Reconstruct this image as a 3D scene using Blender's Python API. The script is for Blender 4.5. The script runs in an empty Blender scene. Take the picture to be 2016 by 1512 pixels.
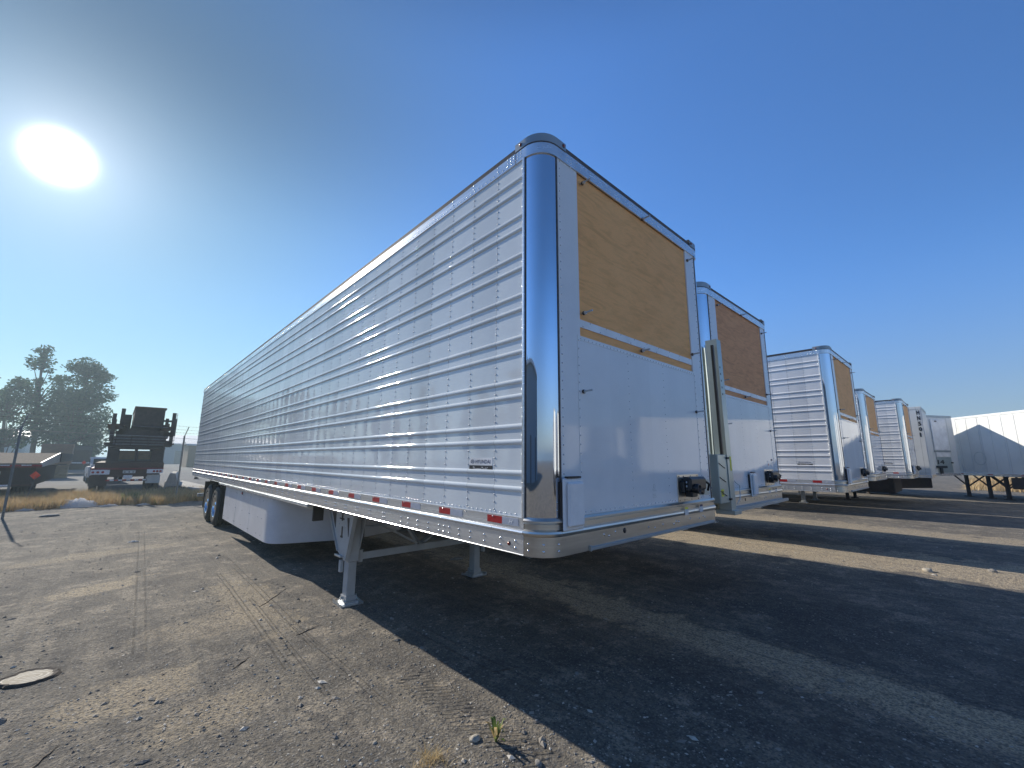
import bpy, math, random
from mathutils import Vector, Matrix, noise
random.seed(7)
R_ = math.radians
C = bpy.data.collections.new("scene"); bpy.context.scene.collection.children.link(C)
S = bpy.context.scene

# ---------------------------------------------------------------- camera
cd = bpy.data.cameras.new("camera"); cam = bpy.data.objects.new("camera", cd); C.objects.link(cam)
cd.sensor_width = 36; cd.lens = 14.835; cd.clip_start = 0.05; cd.clip_end = 5000
r = Vector((0.73426776, -0.67883114, 0.00625561)); u = Vector((-0.12435364, -0.12543858, 0.98427706)); f = Vector((0.66737323, 0.72350082, 0.17652063))
M = Matrix((r, u, -f)).transposed().to_4x4(); M.translation = Vector((-1.96737101, -1.83890369, 1.74422971))
cam.matrix_world = M
S.camera = cam

# ---------------------------------------------------------------- sky, sun, exposure
SUN_AZ, SUN_EL = R_(-8.8), R_(26.6)          # azimuth measured from +Y towards +X
SD = Vector((math.sin(SUN_AZ)*math.cos(SUN_EL), math.cos(SUN_AZ)*math.cos(SUN_EL), math.sin(SUN_EL)))
W_ = bpy.data.worlds.new("World"); S.world = W_; W_.use_nodes = True
nt = W_.node_tree; nt.nodes.clear()
def N(t, **k):
    n = nt.nodes.new(t)
    for a, b in k.items(): setattr(n, a, b)
    return n
sky = N('ShaderNodeTexSky', sky_type='NISHITA', sun_disc=False, sun_elevation=SUN_EL, sun_rotation=SUN_AZ,
        altitude=100, air_density=1.0, dust_density=0.0, ozone_density=3.0)
bg = N('ShaderNodeBackground'); bg.inputs[1].default_value = 0.082
out = N('ShaderNodeOutputWorld')
# the sun's own blown-out disc with its aureole, as a second background added to the sky
tc = N('ShaderNodeTexCoord')
dot = N('ShaderNodeVectorMath', operation='DOT_PRODUCT'); dot.inputs[1].default_value = Vector((math.sin(R_(-7.7))*math.cos(SUN_EL), math.cos(R_(-7.7))*math.cos(SUN_EL), math.sin(SUN_EL)))
nrm = N('ShaderNodeVectorMath', operation='NORMALIZE')
nt.links.new(tc.outputs['Generated'], nrm.inputs[0]); nt.links.new(nrm.outputs[0], dot.inputs[0])
ac = N('ShaderNodeMath', operation='ARCCOSINE'); nt.links.new(dot.outputs['Value'], ac.inputs[0])
def gl(width, amp, power=2.0):
    d = N('ShaderNodeMath', operation='DIVIDE'); nt.links.new(ac.outputs[0], d.inputs[0]); d.inputs[1].default_value = R_(width)
    p = N('ShaderNodeMath', operation='POWER'); nt.links.new(d.outputs[0], p.inputs[0]); p.inputs[1].default_value = power
    m = N('ShaderNodeMath', operation='MULTIPLY'); nt.links.new(p.outputs[0], m.inputs[0]); m.inputs[1].default_value = -1
    e = N('ShaderNodeMath', operation='EXPONENT'); nt.links.new(m.outputs[0], e.inputs[0])
    a = N('ShaderNodeMath', operation='MULTIPLY'); nt.links.new(e.outputs[0], a.inputs[0]); a.inputs[1].default_value = amp
    return a.outputs[0]
a1 = gl(1.5, 6.0, 2.4); a2 = gl(4.8, 0.60, 1.05)
s1 = N('ShaderNodeMath', operation='ADD'); nt.links.new(a1, s1.inputs[0]); nt.links.new(a2, s1.inputs[1])
bg2 = N('ShaderNodeBackground'); bg2.inputs[0].default_value = (1, 0.98, 0.93, 1); nt.links.new(s1.outputs[0], bg2.inputs[1])
# the exposure across the sky: warmer and flatter round the sun, deeper blue away from it
def mr(src, a, b, x, y):
    m = N('ShaderNodeMapRange', interpolation_type='SMOOTHSTEP'); nt.links.new(src, m.inputs[0])
    for i, v in enumerate((a, b, x, y)): m.inputs[i+1].default_value = v
    return m.outputs[0]
near = mr(ac.outputs[0], R_(4), R_(54), 1.0, 0.0)
mxs = N('ShaderNodeMix', data_type='VECTOR'); nt.links.new(near, mxs.inputs[0])
mxs.inputs[4].default_value = (0.98, 1.62, 2.3); mxs.inputs[5].default_value = (1.26, 1.36, 1.17)
sz = N('ShaderNodeSeparateXYZ'); nt.links.new(nrm.outputs[0], sz.inputs[0])
hl = mr(sz.outputs[2], 0.0, math.sin(R_(24)), 1.0, 0.0)
fm = N('ShaderNodeMix', data_type='VECTOR'); nt.links.new(hl, fm.inputs[0]); fm.inputs[4].default_value = (0.95, 1.56, 2.25); fm.inputs[5].default_value = (1.42, 1.42, 1.62); nt.links.new(fm.outputs[1], mxs.inputs[4])
hi = mr(sz.outputs[2], math.sin(R_(24)), math.sin(R_(42)), 0.0, 0.42)
lo = mr(sz.outputs[2], 0.0, math.sin(R_(20)), 0.68, 1.0)
hn_ = N('ShaderNodeMath', operation='MULTIPLY'); nt.links.new(hi, hn_.inputs[0]); nt.links.new(near, hn_.inputs[1])
iv = N('ShaderNodeMath', operation='SUBTRACT'); iv.inputs[0].default_value = 1.0; nt.links.new(hn_.outputs[0], iv.inputs[1])
bk = mr(ac.outputs[0], R_(68), R_(125), 0.0, 0.42); be = mr(sz.outputs[2], math.sin(R_(8)), math.sin(R_(32)), 0.15, 1.0)
bm = N('ShaderNodeMath', operation='MULTIPLY'); nt.links.new(bk, bm.inputs[0]); nt.links.new(be, bm.inputs[1])
bi = N('ShaderNodeMath', operation='SUBTRACT'); bi.inputs[0].default_value = 1.0; nt.links.new(bm.outputs[0], bi.inputs[1])
zen = mr(sz.outputs[2], math.sin(R_(46)), math.sin(R_(66)), 1.0, 0.45)
zb_ = N('ShaderNodeMath', operation='MULTIPLY'); nt.links.new(zen, zb_.inputs[0]); nt.links.new(bi.outputs[0], zb_.inputs[1])
lb = N('ShaderNodeMath', operation='MULTIPLY'); nt.links.new(lo, lb.inputs[0]); nt.links.new(zb_.outputs[0], lb.inputs[1])
iv2 = N('ShaderNodeMath', operation='MULTIPLY'); nt.links.new(iv.outputs[0], iv2.inputs[0]); nt.links.new(lb.outputs[0], iv2.inputs[1])
k1 = N('ShaderNodeVectorMath', operation='MULTIPLY'); nt.links.new(sky.outputs[0], k1.inputs[0]); nt.links.new(mxs.outputs[1], k1.inputs[1])
k2 = N('ShaderNodeVectorMath', operation='SCALE'); nt.links.new(k1.outputs[0], k2.inputs[0]); nt.links.new(iv2.outputs[0], k2.inputs['Scale'])
nt.links.new(k2.outputs[0], bg.inputs[0])
ad = N('ShaderNodeAddShader'); nt.links.new(bg.outputs[0], ad.inputs[0]); nt.links.new(bg2.outputs[0], ad.inputs[1])
nt.links.new(ad.outputs[0], out.inputs[0])

ld = bpy.data.lights.new("sun", 'SUN'); ld.energy = 5.0; ld.angle = R_(0.53); ld.color = (1, 0.93, 0.82)
sun = bpy.data.objects.new("sun", ld); C.objects.link(sun); sun.rotation_euler = SD.to_track_quat('Z', 'Y').to_euler()
S.view_settings.view_transform = 'Standard'; S.view_settings.look = 'None'; S.view_settings.gamma = 1; S.view_settings.exposure = 0.25

# ---------------------------------------------------------------- material helpers
class G:
    def __init__(s, name):
        s.m = bpy.data.materials.new(name); s.m.use_nodes = True; s.t = s.m.node_tree; s.b = s.t.nodes['Principled BSDF']; s._c = None
    def n(s, t, **k):
        x = s.t.nodes.new(t)
        for a, b in k.items(): setattr(x, a, b)
        return x
    def l(s, a, b): s.t.links.new(a, b)
    def co(s):
        if not s._c: s._c = s.n('ShaderNodeTexCoord').outputs['Object']
        return s._c
    def mapped(s, scale, rot=0):
        m = s.n('ShaderNodeMapping'); m.inputs['Scale'].default_value = scale; m.inputs['Rotation'].default_value = (0, 0, rot); s.l(s.co(), m.inputs[0]); return m.outputs[0]
    def noise(s, scale, detail=4, rough=.55, vec=None, dist=0):
        x = s.n('ShaderNodeTexNoise'); x.inputs['Scale'].default_value = scale; x.inputs['Detail'].default_value = detail; x.inputs['Roughness'].default_value = rough
        x.inputs['Distortion'].default_value = dist; s.l(vec or s.co(), x.inputs['Vector']); return x.outputs[0]
    def voro(s, scale, out='Distance', vec=None, rnd=1):
        x = s.n('ShaderNodeTexVoronoi'); x.inputs['Scale'].default_value = scale; s.l(vec or s.co(), x.inputs['Vector']); return x.outputs[out]
    def ramp(s, v, pts):
        x = s.n('ShaderNodeValToRGB'); e = x.color_ramp.elements
        while len(e) < len(pts): e.new(.5)
        for i, (p, c) in enumerate(pts):
            e[i].position = p; e[i].color = (*c, 1) if isinstance(c, tuple) else (c, c, c, 1)
        s.l(v, x.inputs[0]); return x.outputs[0]
    def mix(s, a, b, fac, mode='MIX'):
        x = s.n('ShaderNodeMix', data_type='RGBA', blend_type=mode)
        for v, i in ((fac, 0), (a, 6), (b, 7)):
            if isinstance(v, (int, float)): x.inputs[i].default_value = v
            elif isinstance(v, tuple): x.inputs[i].default_value = (*v, 1)
            else: s.l(v, x.inputs[i])
        return x.outputs[2]
    def math(s, op, a, b=0, c=0, clamp=False):
        x = s.n('ShaderNodeMath', operation=op, use_clamp=clamp)
        for v, i in ((a, 0), (b, 1), (c, 2)):
            if isinstance(v, (int, float)): x.inputs[i].default_value = v
            else: s.l(v, x.inputs[i])
        return x.outputs[0]
    def bump(s, h, strength=.5, dist=.01, prev=None):
        x = s.n('ShaderNodeBump'); x.inputs['Strength'].default_value = strength; x.inputs['Distance'].default_value = dist; s.l(h, x.inputs['Height'])
        if prev: s.l(prev, x.inputs['Normal'])
        return x.outputs[0]
    def set(s, col=None, rough=None, metal=None, normal=None, spec=None, coat=None):
        for v, k in ((col, 'Base Color'), (rough, 'Roughness'), (metal, 'Metallic'), (normal, 'Normal'), (spec, 'Specular IOR Level'), (coat, 'Coat Weight')):
            if v is None: continue
            if isinstance(v, (int, float)): s.b.inputs[k].default_value = v
            elif isinstance(v, tuple): s.b.inputs[k].default_value = (*v, 1)
            else: s.l(v, s.b.inputs[k])
        return s.m
MT = {}
def pm(name, col, rough=.5, metal=0., spec=.5, ns=0, na=.15, bs=0, ba=.2, bd=.004, stretch=(1, 1, 1), coat=0):
    """plain material with a little procedural unevenness"""
    g = G(name); c = col; rr = rough
    v = g.mapped(stretch) if stretch != (1, 1, 1) else None
    nn = g.noise(ns or 3, 5, .6, v)
    c = g.mix(tuple(x*(1-na) for x in col), tuple(min(1, x*(1+na)) for x in col), g.ramp(nn, [(.3, 0.), (.7, 1.)]))
    rr = g.math('MULTIPLY_ADD', nn, rough*.5, rough*.75)
    nb = g.bump(g.noise(bs, 3, .5, v), ba, bd) if bs else None
    MT[name] = g.set(c, rr, float(metal), nb, spec, coat or None); return MT[name]

def leafmat(name, c1, c2, tf=.3):
    g = G(name); gi = g.n('ShaderNodeNewGeometry'); c = g.mix(c1, c2, gi.outputs['Random Per Island'])
    MT[name] = g.set(c, .6, None, None, .15); tr = g.n('ShaderNodeBsdfTranslucent'); g.l(c, tr.inputs[0]); mx = g.n('ShaderNodeMixShader'); mx.inputs[0].default_value = tf
    g.l(g.b.outputs[0], mx.inputs[1]); g.l(tr.outputs[0], mx.inputs[2]); g.l(mx.outputs[0], g.t.nodes['Material Output'].inputs[0]); return g.m
def panel_mat(name, col, rough, seam, bumpd, metal=0., axis='Y', jig=1.0, fresh=1.45, lap=.3):
    g = G(name); sp = g.n('ShaderNodeSeparateXYZ'); g.l(g.co(), sp.inputs[0])
    y = sp.outputs[axis]
    q = g.math('DIVIDE', g.math('SUBTRACT', y, .157), seam); idx = g.math('FLOOR', q); fr = g.math('SUBTRACT', q, idx)
    wn = g.n('ShaderNodeTexWhiteNoise', noise_dimensions='1D'); g.l(idx, wn.inputs['W'])
    rnd = wn.outputs['Value']
    cc = g.math('MULTIPLY', g.math('MULTIPLY_ADD', rnd, .13*jig, .93), g.math('SUBTRACT', 1., g.math('MULTIPLY', g.math('LESS_THAN', fr, .014), lap)))
    dirt = g.noise(1.2, 6, .65)
    col2 = g.mix(col, tuple(x*.88 for x in col), g.ramp(dirt, [(.45, 0.), (.8, 1.)]))
    x = g.n('ShaderNodeVectorMath', operation='SCALE'); g.l(col2, x.inputs[0]); g.l(cc, x.inputs['Scale'])
    # oil-canning of thin sheet: broad noise that differs per panel, panel tilt, seam lap
    cmb = g.n('ShaderNodeCombineXYZ'); g.l(sp.outputs['X'], cmb.inputs[0]); g.l(g.math('MULTIPLY_ADD', rnd, 40, y), cmb.inputs[1]); g.l(sp.outputs['Z'], cmb.inputs[2])
    nz = g.noise(2.6, 2, .4, cmb.outputs[0])
    par = g.math('MULTIPLY', g.math('MULTIPLY', fr, g.math('SUBTRACT', 1., fr)), 4.)
    h = g.math('ADD', g.math('MULTIPLY', g.math('MULTIPLY', nz, par), 1.0), g.math('MULTIPLY', g.math('LESS_THAN', fr, .035), .12))
    b = g.bump(h, 1.0, bumpd); b2 = g.bump(g.noise(260, 2), .03, .001, b)
    MT[name] = g.set(x.outputs[0], rough, metal, b2, .5); g.b.inputs['IOR'].default_value = fresh; return MT[name]

panel_mat('white_side_sheet', (.75, .79, .80), .05, .3090, .0022, fresh=1.6)
panel_mat('silver_side_sheet', (.82, .82, .82), .16, .3090, .004)
panel_mat('white_front_sheet', (.84, .84, .84), .04, .6, .0008, axis='X', jig=.3, lap=0.)
panel_mat('van_sheet', (.78, .78, .75), .35, 1.22, .004, jig=.8)
pm('polished_chrome', (.66, .69, .74), .03, 1., na=.02)
pm('brushed_aluminium', (.76, .77, .78), .26, .72, ns=8, na=.12, bs=40, ba=.06, bd=.002, stretch=(1, .08, 4))
pm('mill_aluminium', (.66, .62, .55), .32, .92, ns=5, na=.18, bs=30, ba=.08, bd=.002, stretch=(.2, .2, 3))
pm('rivet_metal', (.72, .72, .73), .25, .9)
pm('painted_rivet', (.55, .55, .55), .3)
pm('dark_rim', (.10, .085, .08), .6, .3, ns=30, na=.4)
pm('cap_metal', (.34, .38, .40), .45, .45)
pm('red_tape', (.42, .012, .015), .35, ns=60, na=.12)
pm('silver_tape', (.42, .45, .52), .4, ns=60, na=.12)
pm('white_plastic', (.8, .8, .8), .25)
pm('black_plastic', (.012, .012, .014), .35)
pm('black_decal', (.02, .022, .03), .4)
pm('navy_ink', (.02, .03, .10), .4)
pm('light_ink', (.8, .8, .8), .4)
pm('gear_paint', (.47, .47, .45), .5, ns=4, na=.14, bs=60, ba=.08, bd=.002)
pm('fence_grey', (.20, .21, .21), .6, .4, ns=9, na=.2)
pm('galvanised', (.55, .58, .6), .35, .7, ns=14, na=.2)
pm('skirt_white', (.70, .69, .69), .35, ns=2.5, na=.09, bs=1.2, ba=.3, bd=.02)
pm('rubber', (.018, .018, .019), .75, ns=20, na=.3, bs=90, ba=.3, bd=.003)
pm('underframe', (.20, .20, .20), .55, .5)
pm('green_grey_sheet', (.40, .46, .45), .35, .5, ns=2, na=.1)
pm('yellow_label', (.72, .68, .03), .5)
pm('amber_lens', (.35, .03, .02), .15)
pm('orange_lamp', (.7, .09, .05), .3)
pm('rust_steel', (.085, .05, .035), .8, ns=9, na=.4)
pm('dark_steel', (.055, .042, .036), .7, ns=6, na=.4)
pm('grey_steel', (.13, .14, .15), .55, .3, ns=6, na=.3)
pm('load_board', (.22, .17, .10), .8, ns=6, na=.25)
pm('deck_plank', (.22, .18, .14), .95, spec=.05, ns=4, na=.25, stretch=(8, .5, 1))
pm('red_frame', (.20, .03, .03), .6, ns=6, na=.3)
pm('concrete', (.42, .40, .36), .9, ns=7, na=.2, bs=25, ba=.3)
pm('flag_fabric', (.85, .08, .03), .7)
pm('cone_orange', (.10, .03, .015), .6)
pm('bark', (.07, .055, .045), .95, ns=6, na=.35, bs=14, ba=.5, bd=.03)
leafmat('bag_plastic', (.9, .9, .9), (.95, .95, .95), .55)
leafmat('litter_white', (.82, .80, .76), (.9, .88, .84), .45)
pm('stone', (.27, .25, .22), .9, ns=12, na=.3, bs=40, ba=.5, bd=.01)
pm('pale_stone', (.42, .38, .31), .9, ns=12, na=.3, bs=40, ba=.5, bd=.01)
pm('stick', (.10, .075, .055), .9, ns=20, na=.3)
pm('wood_ring', (.50, .43, .30), .8, ns=10, na=.3)
pm('blue_grey_cladding', (.22, .29, .34), .6, ns=2, na=.06, stretch=(6, 6, .1))
pm('roof_white', (.7, .7, .7), .6)
pm('brown_box', (.26, .17, .11), .8)
pm('glass_dark', (.02, .025, .03), .08)
pm('car_paint_white', (.7, .7, .7), .25)
pm('car_paint_dark', (.03, .035, .04), .3)
pm('letter_black', (.015, .015, .018), .5)
pm('smudge_grey', (.55, .57, .55), .5)
# plywood
g = G('plywood'); v = g.mapped((1.1, 1, 6.)); n1 = g.noise(2.2, 6, .62, v, 1.6); n2 = g.noise(1.3, 4, .6)
n3 = g.noise(40, 2, .5, g.mapped((1, 1, 8)))
c = g.mix((.95, .465, .16), (.80, .375, .12), g.ramp(n1, [(.44, 0.), (.62, 1.)]))
c = g.mix(c, (.99, .52, .20), g.ramp(n2, [(.4, 0.), (.75, .6)])); c = g.mix(c, (.55, .32, .13), g.math('MULTIPLY', g.ramp(n3, [(.5, 0.), (.8, 1.)]), .35))
MT['plywood'] = g.set(c, .7, None, g.bump(n1, .15, .002))
g = G('red_plywood'); v = g.mapped((1.1, 1, 6.)); n1 = g.noise(2.5, 6, .62, v, 1.6)
c = g.mix((.78, .36, .15), (.62, .27, .105), g.ramp(n1, [(.42, 0.), (.64, 1.)])); MT['red_plywood'] = g.set(c, .7, None, g.bump(n1, .15, .002))
# leaves
leafmat('eucalyptus_leaf', (.03, .07, .035), (.07, .13, .055), .4)
leafmat('dry_grass', (.46, .31, .15), (.66, .51, .29))
leafmat('green_weed', (.10, .16, .04), (.22, .27, .08))
leafmat('straw', (.55, .38, .16), (.7, .55, .3))
# pebbles
g = G('pebbles'); gi = g.n('ShaderNodeNewGeometry'); rp = g.ramp(gi.outputs['Random Per Island'], [(0, (.15, .135, .115)), (.5, (.27, .24, .20)), (.85, (.40, .36, .30)), (1, (.62, .58, .5))])
MT['pebbles'] = g.set(rp, .85, None, g.bump(g.noise(60, 3), .4, .004))

# ---------------------------------------------------------------- mesh helpers
class MB:
    def __init__(s): s.v = []; s.f = []; s.mi = []; s.sm = []; s.mats = []
    def _m(s, m):
        if m not in s.mats: s.mats.append(m)
        return s.mats.index(m)
    def add(s, vs, fs, m, smooth=False):
        o = len(s.v); s.v += [tuple(x) for x in vs]; k = s._m(m)
        for fc in fs: s.f.append(tuple(i+o for i in fc)); s.mi.append(k); s.sm.append(smooth)
    def box(s, a, b, m, bev=0, rot=None, piv=None):
        (x0, y0, z0), (x1, y1, z1) = a, b
        if x0 > x1: x0, x1 = x1, x0
        if y0 > y1: y0, y1 = y1, y0
        if z0 > z1: z0, z1 = z1, z0
        e = min(bev, (x1-x0)*.45, (y1-y0)*.45, (z1-z0)*.45)
        if e <= 0:
            vs = [(x0,y0,z0),(x1,y0,z0),(x1,y1,z0),(x0,y1,z0),(x0,y0,z1),(x1,y0,z1),(x1,y1,z1),(x0,y1,z1)]
            fs = [(0,3,2,1),(4,5,6,7),(0,1,5,4),(1,2,6,5),(2,3,7,6),(3,0,4,7)]
        else:
            X, Y, Z = (x0, x1), (y0, y1), (z0, z1); vs = []; ix = {}
            for i in (0, 1):
                for j in (0, 1):
                    for k in (0, 1):
                        sx, sy, sz = (1-2*i), (1-2*j), (1-2*k)
                        for ax in range(3):
                            p = [X[i]+sx*e, Y[j]+sy*e, Z[k]+sz*e]; p[ax] -= (sx, sy, sz)[ax]*e
                            ix[(i, j, k, ax)] = len(vs); vs.append(tuple(p))
            fs = []
            for i in (0, 1):
                q = [ix[(i, 0, 0, 0)], ix[(i, 1, 0, 0)], ix[(i, 1, 1, 0)], ix[(i, 0, 1, 0)]]; fs.append(q if i else q[::-1])
                q = [ix[(0, i, 0, 1)], ix[(1, i, 0, 1)], ix[(1, i, 1, 1)], ix[(0, i, 1, 1)]]; fs.append(q[::-1] if i else q)
                q = [ix[(0, 0, i, 2)], ix[(1, 0, i, 2)], ix[(1, 1, i, 2)], ix[(0, 1, i, 2)]]; fs.append(q if i else q[::-1])
            for j in (0, 1):
                for k in (0, 1):
                    q = [ix[(0, j, k, 1)], ix[(1, j, k, 1)], ix[(1, j, k, 2)], ix[(0, j, k, 2)]]; fs.append(q if j == k else q[::-1])
                    q = [ix[(j, 0, k, 0)], ix[(j, 1, k, 0)], ix[(j, 1, k, 2)], ix[(j, 0, k, 2)]]; fs.append(q[::-1] if j == k else q)
                    q = [ix[(j, k, 0, 0)], ix[(j, k, 1, 0)], ix[(j, k, 1, 1)], ix[(j, k, 0, 1)]]; fs.append(q if j == k else q[::-1])
            for i in (0, 1):
                for j in (0, 1):
                    for k in (0, 1):
                        q = [ix[(i, j, k, 0)], ix[(i, j, k, 1)], ix[(i, j, k, 2)]]; fs.append(q[::-1] if (i+j+k) % 2 == 0 else q)
        if rot is not None:
            pv = Vector(piv if piv else ((x0+x1)/2, (y0+y1)/2, (z0+z1)/2)); vs = [tuple(rot @ (Vector(v)-pv) + pv) for v in vs]
        s.add(vs, fs, m)
    def beam(s, a, b, w, h, m, up=(0, 0, 1)):
        a, b = Vector(a), Vector(b); d = (b-a).normalized(); x = d.cross(Vector(up))
        if x.length < 1e-4: x = d.cross(Vector((1, 0, 0)))
        x.normalize(); y = x.cross(d)
        vs = [p + x*sx*w/2 + y*sy*h/2 for p in (a, b) for sx, sy in ((-1, -1), (1, -1), (1, 1), (-1, 1))]
        s.add(vs, [(3,2,1,0),(4,5,6,7),(0,1,5,4),(1,2,6,5),(2,3,7,6),(3,0,4,7)], m)
    def tube(s, pts, rad, m, seg=10, caps=True, smooth=True):
        pts = [Vector(p) for p in pts]; rad = rad if isinstance(rad, (list, tuple)) else [rad]*len(pts); vs = []; fs = []; px = None
        for i, p in enumerate(pts):
            d = (pts[min(i+1, len(pts)-1)] - pts[max(i-1, 0)]).normalized()
            if px is None:
                px = d.cross(Vector((0, 0, 1)));
                if px.length < 1e-3: px = d.cross(Vector((1, 0, 0)))
            else: px = px - d*px.dot(d)
            px.normalize(); py = d.cross(px)
            for k in range(seg): a = 2*math.pi*k/seg; vs.append(p + (px*math.cos(a) + py*math.sin(a))*rad[i])
        for i in range(len(pts)-1):
            for k in range(seg): fs.append((i*seg+k, i*seg+(k+1) % seg, (i+1)*seg+(k+1) % seg, (i+1)*seg+k))
        s.add(vs, fs, m, smooth)
        if caps: s.add([vs[k] for k in range(seg)], [tuple(range(seg))[::-1]], m); s.add([vs[-seg+k] for k in range(seg)], [tuple(range(seg))], m)
    def lathe(s, c, ax, prof, m, seg=32, smooth=True):
        """prof: list of (distance along axis, radius)"""
        c = Vector(c); ax = Vector(ax).normalized(); x = ax.orthogonal().normalized(); y = ax.cross(x); vs = []; fs = []
        for (d, rr) in prof:
            for k in range(seg): a = 2*math.pi*k/seg; vs.append(c + ax*d + (x*math.cos(a)+y*math.sin(a))*rr)
        for i in range(len(prof)-1):
            for k in range(seg): fs.append((i*seg+k, i*seg+(k+1) % seg, (i+1)*seg+(k+1) % seg, (i+1)*seg+k))
        s.add(vs, fs, m, smooth)
    def rivet(s, c, n, r, m, seg=7):
        s.lathe(c, n, [(0, r), (r*.42, r*.78), (r*.62, r*.3), (r*.64, .0001)], m, seg)
    def sweep(s, path, prof, m, smooth=True):
        if smooth == 'path':
            for j in range(len(prof)-1): s.sweep(path, prof[j:j+2], m, True)
            return
        vs = []; k = len(prof)
        for (x, y), (nx, ny) in path:
            for off, z in prof: vs.append((x+nx*off, y+ny*off, z))
        fs = [(i*k+j, (i+1)*k+j, (i+1)*k+j+1, i*k+j+1) for i in range(len(path)-1) for j in range(k-1)]
        s.add(vs, fs, m, smooth)
    def prism(s, pts, thick, m):
        """pts: 3D polygon, thick: vector"""
        n = len(pts); t = Vector(thick); a = [Vector(p) for p in pts]; vs = a + [p+t for p in a]
        fs = [tuple(range(n))[::-1], tuple(range(n, 2*n))] + [(i, (i+1) % n, n+(i+1) % n, n+i) for i in range(n)]
        s.add(vs, fs, m)
    def mesh(s, name):
        me = bpy.data.meshes.new(name); me.from_pydata(s.v, [], s.f)
        for m in s.mats: me.materials.append(MT[m])
        me.polygons.foreach_set('material_index', s.mi); me.polygons.foreach_set('use_smooth', s.sm); me.update()
        return me
def link(name, me, parent=None, loc=None, rot=None):
    o = bpy.data.objects.new(name, me); C.objects.link(o)
    if parent: o.parent = parent
    if loc is not None: o.location = loc
    if rot is not None: o.rotation_euler = rot
    return o
def tag(o, label=None, cat=None, group=None, kind=None):
    for k, v in (('label', label), ('category', cat), ('group', group), ('kind', kind)):
        if v: o[k] = v
    return o
def thing(name, label, cat, loc=(0, 0, 0), rz=0, group=None):
    return tag(link(name, None, None, loc, (0, 0, rz)), label, cat, group)
CACHE = {}
def part(name, fn, parent=None, key=None, loc=None, rot=None, label=None):
    """link one mesh; a second call with the same key shares the mesh data"""
    k = key or None
    if k and k in CACHE: me = CACHE[k]
    else:
        mb = MB(); fn(mb); me = mb.mesh(name)
        if k: CACHE[k] = me
    o = link(name, me, parent, loc, rot)
    if label: o['label'] = label
    return o
def text_fit(mb, body, w, h, mat, origin, xdir, ydir, extr=.001, bold=0.0, shear=0.0):
    "text stretched into a w x h box whose lower left corner is origin"
    cu = bpy.data.curves.new('t', 'FONT'); cu.body = body; cu.size = 1; cu.offset = bold; cu.shear = shear; cu.resolution_u = 3
    ob = bpy.data.objects.new('t', cu); C.objects.link(ob)
    me = bpy.data.meshes.new_from_object(ob.evaluated_get(bpy.context.evaluated_depsgraph_get()))
    xs = [v.co.x for v in me.vertices]; ys = [v.co.y for v in me.vertices]; x0, y0 = min(xs), min(ys); fx, fy = w/(max(xs)-x0), h/(max(ys)-y0)
    X, Y, O = Vector(xdir), Vector(ydir), Vector(origin); Nn = X.cross(Y)
    mb.add([O + X*(v.co.x-x0)*fx + Y*(v.co.y-y0)*fy + Nn*extr for v in me.vertices], [tuple(p.vertices) for p in me.polygons], mat)
    bpy.data.objects.remove(ob); bpy.data.meshes.remove(me); bpy.data.curves.remove(cu)
def text_mesh(mb, body, size, mat, origin, xdir, ydir, extr=.001, sx=1.0, bold=0.0, shear=0.0):
    cu = bpy.data.curves.new('t', 'FONT'); cu.body = body; cu.size = size; cu.extrude = 0; cu.offset = bold; cu.shear = shear; cu.resolution_u = 3
    ob = bpy.data.objects.new('t', cu); C.objects.link(ob)
    dg = bpy.context.evaluated_depsgraph_get(); me = bpy.data.meshes.new_from_object(ob.evaluated_get(dg))
    X, Y, O = Vector(xdir), Vector(ydir), Vector(origin); Nn = X.cross(Y)
    mb.add([O + X*v.co.x*sx + Y*v.co.y + Nn*extr for v in me.vertices], [tuple(p.vertices) for p in me.polygons], mat)
    bpy.data.objects.remove(ob); bpy.data.meshes.remove(me); bpy.data.curves.remove(cu)

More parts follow.
